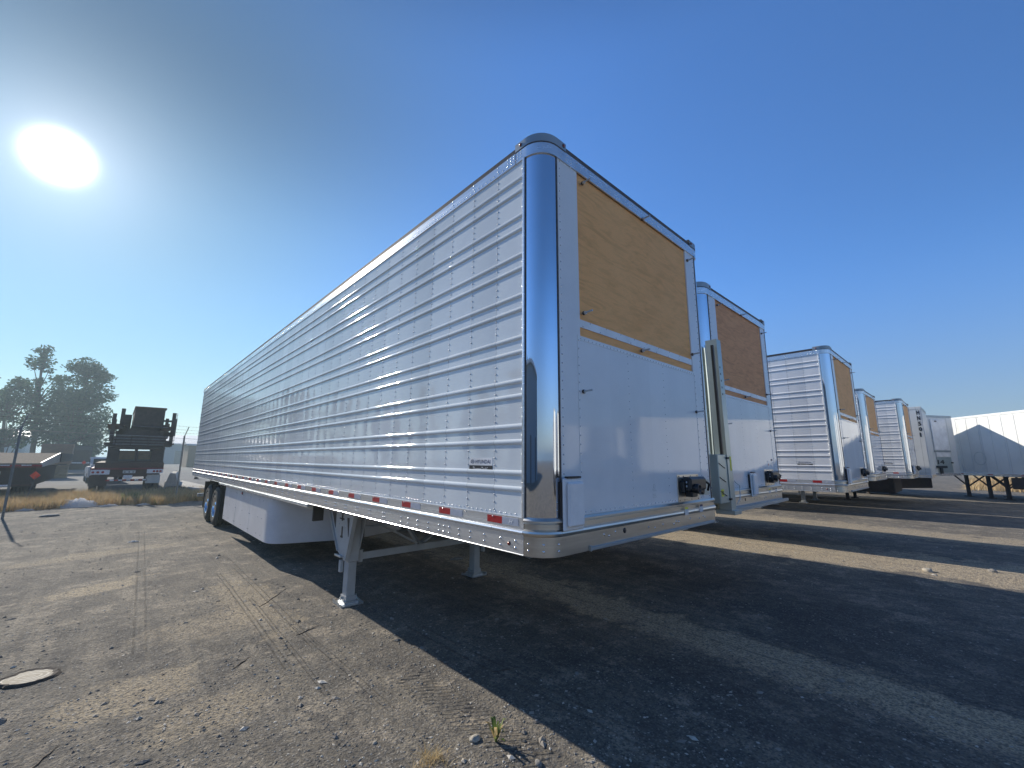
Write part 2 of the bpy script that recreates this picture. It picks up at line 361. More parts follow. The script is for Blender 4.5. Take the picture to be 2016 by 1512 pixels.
# ================================================================ THE GROUND
def hgt(x, y):
    d = math.hypot(x-1, y-1); fade = 1/(1+(d/22)**2)
    h = .022*noise.noise(Vector((x*.45, y*.35, 0))) + .013*noise.noise(Vector((x*1.3, y*.8, 3))) + .006*noise.noise(Vector((x*4.2, y*2.6, 7)))
    # soft wheel ruts running with the trailers
    for cx, w, a in ((2.75, .35, .012), (-.62, .12, .006), (7.9, .5, .014)): h -= a*math.exp(-((x-cx-.06*y)/w)**2)
    return h*fade
def build_ground():
    n = 420; k = 7.2; s = 1500/math.sinh(k)
    ax = [s*math.sinh(k*(2*i/(n-1)-1)) for i in range(n)]
    # blend in a linear term so the near cells stay small everywhere in view
    xs = [1.5 + a + 9*(2*i/(n-1)-1) for i, a in enumerate(ax)]; ys = [2.5 + a + 9*(2*i/(n-1)-1) for i, a in enumerate(ax)]
    vs = [(x, y, hgt(x, y)) for y in ys for x in xs]
    fs = [(j*n+i, j*n+i+1, (j+1)*n+i+1, (j+1)*n+i) for j in range(n-1) for i in range(n-1)]
    me = bpy.data.meshes.new('ground'); me.from_pydata(vs, [], fs); me.polygons.foreach_set('use_smooth', [True]*len(fs))
    g = G('gravel_ground')
    sp = g.n('ShaderNodeSeparateXYZ'); g.l(g.co(), sp.inputs[0]); X, Y = sp.outputs[0], sp.outputs[1]
    big = g.noise(.35, 5, .6); mid = g.noise(1.7, 6, .65); fine = g.noise(22, 5, .7); grit = g.noise(95, 3, .7)
    vc = g.voro(38, 'Color'); vd = g.voro(38, 'Distance'); vd2 = g.voro(85, 'Distance'); vc2 = g.voro(85, 'Color')
    streak = g.noise(1.0, 6, .6, g.mapped((5.5, .30, 1), R_(-3)))
    fstreak = g.noise(1.0, 4, .6, g.mapped((26, .8, 1), R_(-4)))
    rag = g.noise(2.3, 12, .74); rag2 = g.noise(.9, 12, .72); 
    col = g.mix((.165, .146, .120), (.285, .248, .194), g.ramp(mid, [(.35, 0.), (.68, 1.)]))
    col = g.mix(col, (.50, .42, .315), g.math('MULTIPLY', g.ramp(rag, [(.515, 0.), (.575, 1.)]), .75))
    col = g.mix(col, (.112, .101, .090), g.math('MULTIPLY', g.ramp(rag2, [(.50, 0.), (.55, 1.)]), .7))
    col = g.mix(col, (.42, .36, .27), g.math('MULTIPLY', g.ramp(streak, [(.50, 0.), (.74, 1.)]), .75))
    col = g.mix(col, (.115, .104, .093), g.ramp(big, [(.52, 0.), (.70, .75)]))
    col = g.mix(col, (.34, .30, .24), g.math('MULTIPLY', g.ramp(fstreak, [(.56, 0.), (.72, 1.)]), .5))
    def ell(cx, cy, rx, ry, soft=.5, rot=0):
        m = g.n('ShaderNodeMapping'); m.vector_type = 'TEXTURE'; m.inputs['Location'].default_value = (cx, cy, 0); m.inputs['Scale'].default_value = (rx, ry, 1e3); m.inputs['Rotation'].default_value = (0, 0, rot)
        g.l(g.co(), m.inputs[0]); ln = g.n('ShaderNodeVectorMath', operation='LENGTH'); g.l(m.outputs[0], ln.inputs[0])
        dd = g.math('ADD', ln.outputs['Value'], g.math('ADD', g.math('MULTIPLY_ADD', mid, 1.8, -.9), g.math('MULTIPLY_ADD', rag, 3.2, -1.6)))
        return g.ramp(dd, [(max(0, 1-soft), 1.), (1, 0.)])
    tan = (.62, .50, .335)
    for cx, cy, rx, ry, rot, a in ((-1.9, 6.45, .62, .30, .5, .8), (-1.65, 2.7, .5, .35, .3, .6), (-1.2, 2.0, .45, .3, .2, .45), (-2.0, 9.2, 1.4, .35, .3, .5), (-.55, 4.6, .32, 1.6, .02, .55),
                                   (2.62, .2, .42, 6.5, -.03, 1.), (3.0, 7, .55, 5, 0.02, .7), (8.4, .2, 1.3, 8, .1, .9), (12.8, 3, 1.2, 10, 0, .7), (-1.0, 3.9, .7, .35, .2, .35)):  # first band here: sunlight bounced off the second trailer painted in with dusty tracks
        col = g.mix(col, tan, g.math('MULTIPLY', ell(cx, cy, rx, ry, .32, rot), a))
    # crisp parallel tyre lines pressed into the dust
    def line(cx, slope, w, y0, y1):
        d = g.math('ABSOLUTE', g.math('SUBTRACT', X, g.math('MULTIPLY_ADD', Y, slope, cx)))
        a = g.math('SUBTRACT', 1., g.math('DIVIDE', d, w), clamp=True)
        msk = g.math('MULTIPLY', g.math('GREATER_THAN', Y, y0), g.math('LESS_THAN', Y, y1))
        return g.math('MULTIPLY', a, msk)
    L = None
    for q in ((-.745, .022, .016, 2.3, 6.3), (-.70, .022, .016, 2.3, 6.3), (-.62, .022, .012, 1.7, 4.6), (-.585, .022, .012, 1.7, 4.6), (2.62, .01, .03, -3, 9), (2.95, .01, .03, -3, 9), (-.42, .012, .014, 2.6, 6.5), (-.36, .012, .014, 2.6, 7.5), (-1.75, .035, .02, 3.5, 12), (-1.66, .035, .02, 3.5, 12), (-.30, -.02, .012, 1.2, 3.4), (-.25, -.02, .012, 1.2, 3.2), (.62, -.04, .025, -1.5, 2.5), (.74, -.04, .025, -1.5, 2.5), (8.3, .03, .03, -4, 8), (8.75, .03, .03, -4, 8)):
        a = line(*q); L = a if L is None else g.math('MAXIMUM', L, a)
    col = g.mix(col, (.10, .092, .083), g.math('MULTIPLY', g.math('MULTIPLY', L, g.ramp(rag, [(.40, .1), (.55, 1.)])), .6))
    # stones: a different grey in each cell
    sc = g.n('ShaderNodeSeparateColor'); g.l(vc, sc.inputs[0]); sc2 = g.n('ShaderNodeSeparateColor'); g.l(vc2, sc2.inputs[0])
    col = g.mix(col, g.ramp(sc.outputs[0], [(0, .07), (.6, (.16, .15, .135)), (1, (.34, .32, .28))]), g.math('MULTIPLY', g.math('GREATER_THAN', sc.outputs[1], .62), g.ramp(vd, [(.35, .7), (.5, 0.)])))
    col = g.mix(col, g.ramp(sc2.outputs[0], [(0, .06), (.7, (.17, .16, .145)), (1, (.36, .33, .29))]), g.math('MULTIPLY', g.math('GREATER_THAN', sc2.outputs[1], .5), .55))
    col = g.mix(col, (.60, .56, .49), g.math('MULTIPLY', g.math('GREATER_THAN', sc2.outputs[2], .965), g.ramp(vd2, [(.25, .9), (.4, 0.)])))
    col = g.mix(col, g.ramp(fine, [(.32, .45), (.66, 1.)]), .55, 'MULTIPLY')
    # asphalt lot behind the fence
    lot = g.math('GREATER_THAN', g.math('ADD', Y, g.math('MULTIPLY', mid, 1.5)), 30.5)
    col = g.mix(col, g.mix((.15, .15, .155), (.19, .185, .18), g.ramp(big, [(.4, 0.), (.6, 1.)])), lot)
    # dry field far to the right, beyond the trailers
    field = g.math('GREATER_THAN', g.math('SUBTRACT', X, g.math('MULTIPLY', mid, 3.)), 38.)
    col = g.mix(col, (.50, .36, .17), g.math('MULTIPLY', field, g.math('LESS_THAN', g.math('ADD', Y, g.math('MULTIPLY', mid, 2.)), 0.)))
    # tread-block prints of a machine tyre
    tr = g.n('ShaderNodeMapping'); tr.vector_type = 'TEXTURE'; tr.inputs['Location'].default_value = (.06, .78, 0); tr.inputs['Rotation'].default_value = (0, 0, R_(2)); g.l(g.co(), tr.inputs[0])
    ts = g.n('ShaderNodeSeparateXYZ'); g.l(tr.outputs[0], ts.inputs[0])
    tm = g.math('MULTIPLY', g.math('LESS_THAN', g.math('ABSOLUTE', g.math('MULTIPLY_ADD', mid, .05, ts.outputs[0])), .13), g.math('LESS_THAN', g.math('ABSOLUTE', ts.outputs[1]), .75))
    wv = g.math('SINE', g.math('MULTIPLY', g.math('ADD', ts.outputs[1], g.math('MULTIPLY', ts.outputs[0], .8)), 105.))
    tread = g.math('MULTIPLY', g.math('MULTIPLY', g.ramp(wv, [(0., 0.), (.55, 1.)]), tm), g.ramp(g.noise(3, 2), [(.4, 0.), (.55, 1.)]))
    b = g.bump(mid, .5, .05); b = g.bump(rag, .8, .03, b); b = g.bump(fine, .7, .022, b); b = g.bump(grit, .75, .006, b)
    b = g.bump(g.ramp(vd, [(0, 1.), (.5, 0.)]), .45, .008, b); b = g.bump(g.ramp(vd2, [(0, 1.), (.5, 0.)]), .5, .004, b)
    b = g.bump(tread, 1.0, .034, b); b = g.bump(g.math('MULTIPLY', L, -1.), .7, .012, b)
    b = g.bump(fstreak, .35, .012, b)
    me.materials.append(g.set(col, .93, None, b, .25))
    tag(link('ground', me), 'grey-brown gravel and packed dirt of the yard', None, None, 'structure')
build_ground()

def pebbles():
    base = [(1,0,0),(-1,0,0),(0,1,0),(0,-1,0),(0,0,1),(0,0,-1)]; fs0 = [(0,2,4),(2,1,4),(1,3,4),(3,0,4),(2,0,5),(1,2,5),(3,1,5),(0,3,5)]
    v = []; fc = []
    cx, cy = cam.location.x, cam.location.y; rnd = random.Random(3)
    for i in range(22000):
        az = R_(rnd.uniform(-10, 96)); d = 1.6*math.exp(rnd.uniform(0, 1.0)**1.15*2.45)
        x, y = cx+math.sin(az)*d, cy+math.cos(az)*d
        if noise.noise(Vector((x*1.1, y*.7, 5))) + .35*noise.noise(Vector((x*4, y*3, 1))) < rnd.uniform(-.55, .25): continue
        s = rnd.uniform(.004, .010)*(1 + (rnd.random() < .05)*rnd.uniform(.5, 1.9))*(1+d*.05)
        z = hgt(x, y); a = rnd.uniform(0, 6.28); ca, sa = math.cos(a), math.sin(a); sx, sy, sz = s*rnd.uniform(.8, 1.7), s*rnd.uniform(.7, 1.1), s*rnd.uniform(.28, .5); o = len(v)
        for (px, py, pz) in base:
            j = rnd.uniform(.75, 1.2); px, py, pz = px*sx*j, py*sy*j, pz*sz*j; v.append((x+px*ca-py*sa, y+px*sa+py*ca, z+pz+sz*.35))
        fc += [tuple(k+o for k in t) for t in fs0]
    me = bpy.data.meshes.new('gravel'); me.from_pydata(v, [], fc); me.materials.append(MT['pebbles'])
    tag(link('gravel', me), 'loose gravel scattered over the packed dirt', None, None, 'stuff')
pebbles()

# ================================================================ REEFER TRAILERS
LN, WD, RC = 16.15, 2.6, .16
ZB, ZR, ZC, ZT = 1.15, 1.377, 3.972, 4.10
RIBS = [1.553 + .3095*k + d for k in range(8) for d in (0, .104)]
def corner_path(closed_sides=True, r=RC):
    P = []
    if closed_sides: P.append(((0, LN), (-1, 0)))
    for k in range(9): a = math.pi + k*math.pi/16; P.append(((r+r*math.cos(a), r+r*math.sin(a)), (math.cos(a), math.sin(a))))
    for k in range(9): a = 1.5*math.pi + k*math.pi/16; P.append(((WD-r+r*math.cos(a), r+r*math.sin(a)), (math.cos(a), math.sin(a))))
    if closed_sides: P.append(((WD, LN), (1, 0)))
    return P
def one_corner(side, r=RC):
    P = corner_path(False, r); return P[:9] if side == 0 else P[9:]
def side_wall(side, sheet):
    def fn(mb):
        x0, sg = (0, -1) if side == 0 else (WD, 1)
        prof = [(0, ZR-.02)]
        for z in RIBS:
            hw, hh = .0175, .0120
            prof += [(0, z-hw-.012), (0, z-hw-.002)] + [(hh*math.sin(math.pi*t/8), z-hw*math.cos(math.pi*t/8)) for t in range(9)] + [(0, z+hw+.002), (0, z+hw+.012)]
        prof.append((0, ZC+.01))
        k = len(prof); ysn = [RC+.02, LN-.06]
        vs = [(x0+sg*(o-.0), y, z) for y in ysn for o, z in prof]
        fs = [((j, j+1, k+j+1, k+j) if side else (j, k+j, k+j+1, j+1)) for j in range(k-1)]
        for j, t in enumerate(fs):
            pass
        flat = [t for j, t in enumerate(fs) if prof[j][0] == 0 and prof[j+1][0] == 0]; rib = [t for j, t in enumerate(fs) if not (prof[j][0] == 0 and prof[j+1][0] == 0)]
        mb.add(vs, flat, sheet, False); mb.add(vs, rib, sheet, True)
        if side == 0:
            # rivets down every sheet joint and along the bottom and front edges
            n = 0; y = .466
            while y < LN-.2:
                big = y < 5.2
                z = ZR+.03
                while z < ZC:
                    if min(abs(z-q) for q in RIBS) > .026 and (big or n % 2 == 0 or True):
                        mb.rivet((0, y+.004, z), (-1, 0, 0), .0072, 'painted_rivet', 6 if big else 4)
                    z += .050 if big else .10
                y += .3090; n += 1
            z = ZR+.03
            while z < ZC: mb.rivet((-.002, RC+.03, z), (-1, 0, 0), .0065, 'rivet_metal', 6); z += .062
            y = .25
            while y < 6: mb.rivet((0, y, ZR+.018), (-1, 0, 0), .0055, 'rivet_metal', 5); y += .0515
            mb.box((-.0165, RC, ZR), (.01, RC+.022, ZC), 'brushed_aluminium', .004)
    return fn
def front_wall(mb):
    m = 'white_front_sheet'; y0, y1 = 0, .05; ox0, ox1, oz0, oz1 = .40, 2.23, 2.635, ZC-.004
    mb.box((RC+.004, y0, ZR-.02), (ox0, y1, ZC), m); mb.box((ox1, y0, ZR-.02), (WD-RC-.004, y1, ZC), m)
    mb.box((ox0, y0, ZR-.02), (ox1, y1, oz0), m)
    # frame strip seams
    mb.box((.365, -.0025, ZR), (.385, 0, oz0), m); mb.box((2.245, -.0025, ZR), (2.262, 0, oz0), m); mb.box((.385, -.0022, oz0-.035), (2.245, 0, oz0-.012), m)
    z = ZR+.03
    while z < ZC-.02:
        for x in (RC+.035, WD-RC-.035): mb.rivet((x, 0, z), (0, -1, 0), .0058, 'rivet_metal', 6)
        if z < oz0-.03:
            for x in (.375, 2.253): mb.rivet((x, -.0025, z+.01), (0, -1, 0), .0055, 'rivet_metal', 6)
            for x in (1.02, 1.60): mb.rivet((x, 0, z), (0, -1, 0), .0048, 'rivet_metal', 5)
        z += .062
    x = .40
    while x < 2.24: mb.rivet((x, -.0022, oz0-.024), (0, -1, 0), .005, 'rivet_metal', 5); x += .047
    x = .30
    while x < 2.3: mb.rivet((x, 0, ZR+.022), (0, -1, 0), .0058, 'rivet_metal', 5); x += .058
def plywood(kind):
    def fn(mb): mb.box((.40, .012, 2.635), (2.23, .03, ZC-.004), kind)
    return fn
def ply_strip(mb):
    mb.box((.402, .004, 2.703), (2.228, .0115, 2.762), 'white_plastic')
    for k in range(9):
        mb.rivet((.44+k*.215, .004, 2.712), (0, -1, 0), .005, 'rivet_metal', 5); mb.rivet((.53+k*.205, .004, 2.754), (0, -1, 0), .005, 'rivet_metal', 5)
def bolt(mb):
    mb.tube([(0, .02, 0), (0, -.085, .004)], .007, 'galvanised', 7); mb.tube([(0, -.001, 0), (0, -.014, 0)], .015, 'dark_steel', 6); mb.tube([(0, -.014, 0), (0, -.028, 0)], .012, 'galvanised', 6)
def corner_post(side):
    def fn(mb):
        mb.sweep(one_corner(side), [(0, ZR-.02), (0, ZC+.01)], 'polished_chrome')
        for a, n in (one_corner(side)[0], one_corner(side)[8]):
            x, y = a; mb.box((x-.006+n[0]*.001, y-.004+n[1]*.001, ZR), (x+.006+n[0]*.003, y+.004+n[1]*.003, ZC), 'dark_rim')
        for dz in (.05, .10): mb.rivet((one_corner(side)[7 if side == 0 else 1][0][0], one_corner(side)[7 if side == 0 else 1][0][1], ZR+dz), (one_corner(side)[7][1][0], one_corner(side)[7][1][1], 0), .008, 'rivet_metal')
    return fn
def top_rail(mb):
    mb.sweep(corner_path(), [(.0, ZC-.012), (.010, ZC-.010), (.010, ZC+.080), (-.02, ZC+.084)], 'brushed_aluminium', 'path')
    mb.box((.07, .07, ZC), (WD-.07, LN, ZC+.05), 'underframe')
    y = .25
    while y < LN-.1:
        if y < 7:
            mb.rivet((-.010, y, ZC+.012), (-1, 0, 0), .006, 'rivet_metal', 5)
        y += .0515
    k = 0; y = .466
    while y < LN-.2:
        for z in (.035, .068): mb.rivet((-.010, y, ZC+z), (-1, 0, 0), .0065, 'rivet_metal', 5)
        y += .309
    for y in (.20, .235, .28, .31, .345):
        for z in (.02, .045, .07): mb.rivet((-.010, y, ZC+z), (-1, 0, 0), .006, 'rivet_metal', 5)
    mb.box((-.012, .258, ZC-.012), (.0, .262, ZC+.09), 'dark_rim')
    x = .20
    while x < WD-.18:
        for z in (.018, .06): mb.rivet((x+z*.3, -.010, ZC+z), (0, -1, 0), .006, 'rivet_metal', 5)
        x += .058
def roof(mb):
    mb.sweep(corner_path(), [(-.012, ZC+.078), (.000, ZC+.09), (.004, ZC+.125), (-.03, ZT+.004)], 'dark_rim', 'path')
    mb.box((.06, .06, ZT-.03), (WD-.06, LN-.01, ZT), 'brushed_aluminium'); mb.box((.01, RC, ZC+.08), (.06, LN, ZT), 'dark_rim'); mb.box((WD-.06, RC, ZC+.08), (WD-.01, LN, ZT), 'dark_rim'); mb.box((RC, .01, ZC+.08), (WD-RC, .06, ZT), 'dark_rim')
def roof_cap(side):
    def fn(mb):
        P = one_corner(side)
        if side == 0: P = [((0, RC+.10), (-1, 0))] + P + [((RC+.10, 0), (0, -1))]
        else: P = [((WD-RC-.10, 0), (0, -1))] + P + [((WD, RC+.10), (1, 0))]
        mb.sweep(P, [(.0, ZC+.084), (.014, ZC+.085), (.014, ZC+.146), (.004, ZC+.158), (-.12, ZC+.166)], 'cap_metal', 'path')
        mb.sweep(P, [(.011, ZC+.076), (.0125, ZC+.085)], 'dark_rim', True)
    return fn
def lamp(col, rr=.014):
    def fn(mb):
        mb.lathe((0, 0, 0), (0, -1, 0), [(0, rr*1.5), (rr*.35, rr*1.4), (rr*.4, rr)], 'dark_rim', 12); mb.lathe((0, 0, 0), (0, -1, 0), [(rr*.3, rr), (rr*.8, rr*.75), (rr, .0005)], col, 12)
    return fn
def side_rail(side):
    def fn(mb):
        x0, sg = (0, -1) if side == 0 else (WD, 1)
        prof = [(.0, ZR+.004), (.011, ZR), (.011, 1.305), (.022, 1.298), (.026, 1.289), (.022, 1.279), (.012, 1.27), (.012, ZB+.006), (.015, ZB+.003), (.015, ZB), (-.09, ZB)]
        k = len(prof); vs = [(x0+sg*o, y, z) for y in (RC+.004, LN) for o, z in prof]
        fs = [((j, k+j, k+j+1, j+1) if side == 0 else (j, j+1, k+j+1, k+j)) for j in range(k-1)]
        mb.add(vs, [t[::-1] for t in fs], 'brushed_aluminium', False)
        if side == 0:
            near = [.24, .385, .56, .72, .86, .99, 1.06, 1.13, 1.29, 1.46, 1.62, 1.75]
            for y in near:
                for z in (1.228, 1.186): mb.rivet((-.012, y, z), (-1, 0, 0), .0095, 'rivet_metal', 8)
            y = 2.07
            while y < LN-.3:
                for dy in (0, .04):
                    for z in (1.232, 1.196): mb.rivet((-.012, y+dy, z), (-1, 0, 0), .009, 'rivet_metal', 6 if y < 6 else 4)
                y += .309
            y = .466
            while y < 8:
                for z in (1.362, 1.288): mb.rivet((-.014 if z > 1.3 else -.026, y, z), (-1, 0, 0), .006, 'rivet_metal', 5)
                y += .309
    return fn
def tape(mb):
    y = .213; x = -.0135
    mb.box((x, y, 1.322), (-.011, y+.156, 1.368), 'silver_tape'); mb.box((x, y+.156, 1.322), (-.011, y+.312, 1.368), 'red_tape')
def front_rail(mb):
    mb.sweep(corner_path(False), [(.0, ZR+.006), (.012, ZR+.002), (.022, ZR-.012), (.022, ZR-.022), (.010, ZR-.034), (.010, 1.312), (.024, 1.302), (.028, 1.290), (.024, 1.278), (.012, 1.268), (.012, ZB), (-.08, ZB-.002)], 'mill_aluminium', 'path')
    P = corner_path(False)
    for i in (1, 4, 7):
        (x, y), n = P[i]
        for z in (1.225, 1.185): mb.rivet((x+n[0]*.012, y+n[1]*.012, z), (*n, 0), .0085, 'rivet_metal', 8)
    for x, z in ((.60, 1.235), (.66, 1.22), (.74, 1.24), (1.20, 1.225), (1.30, 1.212), (1.43, 1.225), (1.62, 1.21), (1.66, 1.228), (1.71, 1.222), (1.93, 1.228), (2.12, 1.215), (2.20, 1.23), (2.24, 1.214)): mb.rivet((x, -.012, z), (0, -1, 0), .008, 'rivet_metal', 7)
    mb.lathe((.86, -.012, 1.235), (0, -1, 0), [(0, .02), (.0015, .02), (.002, .0003)], 'black_plastic', 14)
    mb.box((.43, -.030, ZB+.001), (2.42, -.0125, ZB+.024), 'cap_metal', .003); mb.box((.424, -.033, ZB-.002), (.436, -.0125, ZB+.034), 'cap_metal', .003)
def doc_box(mb):
    mb.box((0, -.030, 0), (.205, -.012, .325), 'white_plastic', .008); mb.box((.022, -.058, .022), (.183, -.028, .303), 'white_plastic', .018); mb.box((.01, -.012, .02), (.195, .012, .30), 'dark_steel')
    mb.box((.03, -.04, .325), (.17, -.01, .337), 'dark_steel', .003)
def glad_plate(mb):
    mb.box((1.742, -.006, 1.378), (2.17, 0, 1.622), 'mill_aluminium', .002)
    for x in (1.77, 1.86, 2.0, 2.14):
        for z in (1.395, 1.605): mb.rivet((x, -.006, z), (0, -1, 0), .006, 'dark_steel', 6)
    mb.box((2.172, -.008, 1.42), (2.40, 0, 1.565), 'green_grey_sheet', .002)
def glad_box(mb):
    k = 'black_plastic'
    mb.box((1.80, -.10, 1.475), (2.13, -.006, 1.60), k, .02); mb.box((1.77, -.05, 1.46), (1.84, -.006, 1.57), k, .01); mb.box((2.09, -.055, 1.44), (2.20, -.0, 1.57), k, .012, Matrix.Rotation(.3, 3, 'Y'))
    mb.lathe((1.885, -.09, 1.50), (0, -1, 0), [(0, .042), (.045, .042), (.05, .032), (.03, .024), (.02, .001)], k, 18); mb.lathe((1.885, -.09, 1.50), (0, -1, 0), [(.03, .022), (.04, .016), (.042, .001)], 'rust_steel', 12)
    mb.box((1.84, -.09, 1.425), (1.95, -.02, 1.475), k, .008); mb.rivet((1.80, -.06, 1.555), (0, -1, 0), .012, 'galvanised'); mb.rivet((1.80, -.06, 1.52), (0, -1, 0), .012, 'galvanised')
    mb.tube([(2.14, -.06, 1.57), (2.20, -.09, 1.53), (2.24, -.06, 1.47)], .012, k, 6)
def sticker(top):
    def fn(mb):
        mb.box((0, -.0012, 0), (.07, 0, .055), 'white_plastic'); mb.box((.004, -.0018, .047), (.066, -.0012, .066), top)
        for k in range(4): mb.box((.008, -.002, .01+k*.009), (.06-.008*(k % 2), -.0012, .013+k*.009), 'smudge_grey')
    return fn
def front_notice(mb):
    for k in range(5): mb.box((1.31+.006*(k % 2), -.001, 1.445+k*.012+(k > 2)*.016), (1.375-.008*(k % 3), 0, 1.449+k*.012+(k > 2)*.016), 'smudge_grey')
    mb.lathe((1.342, 0, 1.535), (0, -1, 0), [(.0002, .018), (.001, .018), (.001, .014)], 'smudge_grey', 14, False)
def badge(mb):
    x = -.0012
    # white plate with emblem and maker's word, black plate below
    mb.box((x, .492, 1.702), (0, .762, 1.756), 'white_plastic'); mb.box((x-.0004, .492, 1.649), (0, .762, 1.701), 'black_decal')
    XD, YD = (0, -1, 0), (0, 0, 1)
    text_fit(mb, 'HYUNDAI', .170, .027, 'navy_ink', (x-.0003, .686, 1.7155), XD, YD, .0006, .012)
    text_fit(mb, 'ThermoTech', .165, .030, 'light_ink', (x-.0008, .718, 1.661), XD, YD, .0006, .0)
    text_fit(mb, '©', .010, .010, 'light_ink', (x-.0008, .550, 1.682), XD, YD, .0006)
    # slanted H inside an oval ring
    vs = []; n = 28
    for k in range(n):
        a = 2*math.pi*k/n; ca, sa = math.cos(a), math.sin(a)
        vs += [(x-.0006, .722-.022*ca, 1.729+.014*sa), (x-.0006, .722-.0175*ca, 1.729+.0108*sa)]
    mb.add(vs, [(2*k, 2*k+1, (2*k+3) % (2*n), (2*k+2) % (2*n)) for k in range(n)], 'navy_ink')
    def quad(pts): mb.add([(x-.0006, .722-a, 1.729+b) for a, b in pts], [(0, 1, 2, 3)], 'navy_ink')
    quad([(-.012, -.008), (-.008, -.009), (-.003, .008), (-.007, .008)]); quad([(.003, -.008), (.007, -.008), (.012, .008), (.008, .009)]); quad([(-.006, -.002), (.007, -.0005), (.0075, .0025), (-.005, .001)])
def tape_emblem(mb):
    x = -.0145
    text_mesh(mb, 'H', .036, 'light_ink', (x, .305, 1.333), (0, -1, 0), (0, 0, 1), .0005, 1.25, .0008, .35)
def floor_frame(mb):
    mb.box((.05, RC, 1.335), (WD-.05, LN, 1.36), 'underframe')
    y = 1.0
    while y < LN-.2: mb.box((.09, y, 1.225), (WD-.09, y+.012, 1.335), 'brushed_aluminium'); mb.box((.09, y-.025, 1.215), (WD-.09, y+.037, 1.225), 'brushed_aluminium'); y += .309
    mb.box((.10, .12, 1.165), (WD-.10, 1.9, 1.205), 'grey_steel')
    for x in (.75, 1.78): mb.box((x, 10.2, 1.02), (x+.08, 15.6, 1.214), 'underframe')
def rear_doors(mb):
    mb.box((.02, LN-.05, 1.2), (WD-.02, LN, ZT-.01), 'brushed_aluminium'); mb.box((.12, LN, 1.35), (1.29, LN+.03, 3.95), 'white_front_sheet', .004); mb.box((1.31, LN, 1.35), (WD-.12, LN+.03, 3.95), 'white_front_sheet', .004)
    for x in (.5, .95, 1.65, 2.1): mb.tube([(x, LN+.05, 1.3), (x, LN+.05, 4.0)], .015, 'galvanised', 6)
def rear_bumper(mb):
    mb.box((.2, LN-.1, .46), (WD-.2, LN, .56), 'galvanised', .006)
    for x in (.5, 2.0): mb.box((x, LN-.09, .56), (x+.08, LN-.02, 1.2), 'galvanised')
def leg(mb):
    m = 'gear_paint'
    # tapered gusset plate, outer leg tube, inner leg, small step bracket
    mb.prism([(.245, 3.30, 1.16), (.245, 4.22, 1.16), (.245, 3.80, .585), (.245, 3.60, .52), (.245, 3.50, .52)], (.012, 0, 0), m)
    mb.box((.257, 3.50, .50), (.40, 3.66, 1.22), m, .008); mb.box((.275, 3.515, .10), (.382, 3.645, .50), m, .006)
    mb.box((.236, 3.49, .545), (.262, 3.79, .555), m); mb.box((.215, 3.64, .535), (.262, 3.83, .56), 'galvanised', .004); mb.box((.236, 3.66, .36), (.275, 3.72, .50), m, .004)
    mb.prism([(.40, 3.32, 1.16), (.40, 3.66, 1.16), (.40, 3.66, .56), (.40, 3.56, .52)], (.01, 0, 0), m)
    mb.beam((.25, 3.31, 1.14), (.25, 3.51, .53), .012, .05, m, (1, 0, 0)); mb.beam((.25, 4.21, 1.14), (.25, 3.79, .6), .012, .05, m, (1, 0, 0))
    # slots and bolts of the gusset
    mb.box((.240, 3.69, .77), (.2455, 3.72, .90), 'black_plastic'); mb.box((.240, 3.68, .765), (.2455, 3.75, .785), 'black_plastic')
    mb.prism([(.240, 3.50, 1.02), (.240, 3.56, 1.02), (.240, 3.50, .80)], (.005, 0, 0), 'dark_steel'); mb.prism([(.240, 3.93, 1.05), (.240, 4.06, 1.05), (.240, 3.93, .86)], (.005, 0, 0), 'dark_steel')
    for y in (3.60, 3.82):
        for z in (.92, .985, 1.05): mb.rivet((.245, y, z), (-1, 0, 0), .014, 'galvanised', 6)
    mb.box((.238, 3.66, .985), (.246, 3.80, 1.0), 'dark_steel'); mb.box((.238, 3.70, .97), (.246, 3.73, 1.09), 'dark_steel')
def foot(mb):
    mb.prism([(.20, 3.44, .012), (.46, 3.44, .012), (.46, 3.72, .012), (.20, 3.72, .012)], (0, 0, .014), 'galvanised')
    mb.prism([(.245, 3.48, .026), (.415, 3.48, .026), (.415, 3.68, .026), (.245, 3.68, .026)], (0, 0, .03), 'galvanised')
    mb.prism([(.265, 3.50, .056), (.395, 3.50, .056), (.395, 3.66, .056), (.265, 3.66, .056)], (0, 0, .055), 'gear_paint')
    mb.tube([(.23, 3.58, .085), (.43, 3.58, .085)], .018, 'galvanised', 8); mb.beam((.2, 3.44, .02), (.2, 3.72, .04), .01, .03, 'galvanised'); mb.beam((.46, 3.44, .02), (.46, 3.72, .045), .01, .03, 'galvanised')
def braces(mb):
    m = 'gear_paint'
    mb.beam((.40, 3.58, .54), (2.20, 3.58, .54), .03, .085, m); mb.beam((.40, 3.60, 1.06), (1.28, 3.60, .58), .02, .08, m, (0, 1, 0)); mb.beam((2.20, 3.60, 1.06), (1.32, 3.60, .58), .02, .08, m, (0, 1, 0))
    mb.beam((1.3, 3.6, .56), (1.3, 4.6, 1.2), .04, .05, m); mb.box((1.24, 3.56, .50), (1.36, 3.61, .60), m); mb.tube([(.40, 3.5, .9), (2.2, 3.5, .9)], .014, 'galvanised', 6)
    for x in (.41, 2.14): mb.box((x, 3.55, .47), (x+.06, 3.62, .62), m, .004)
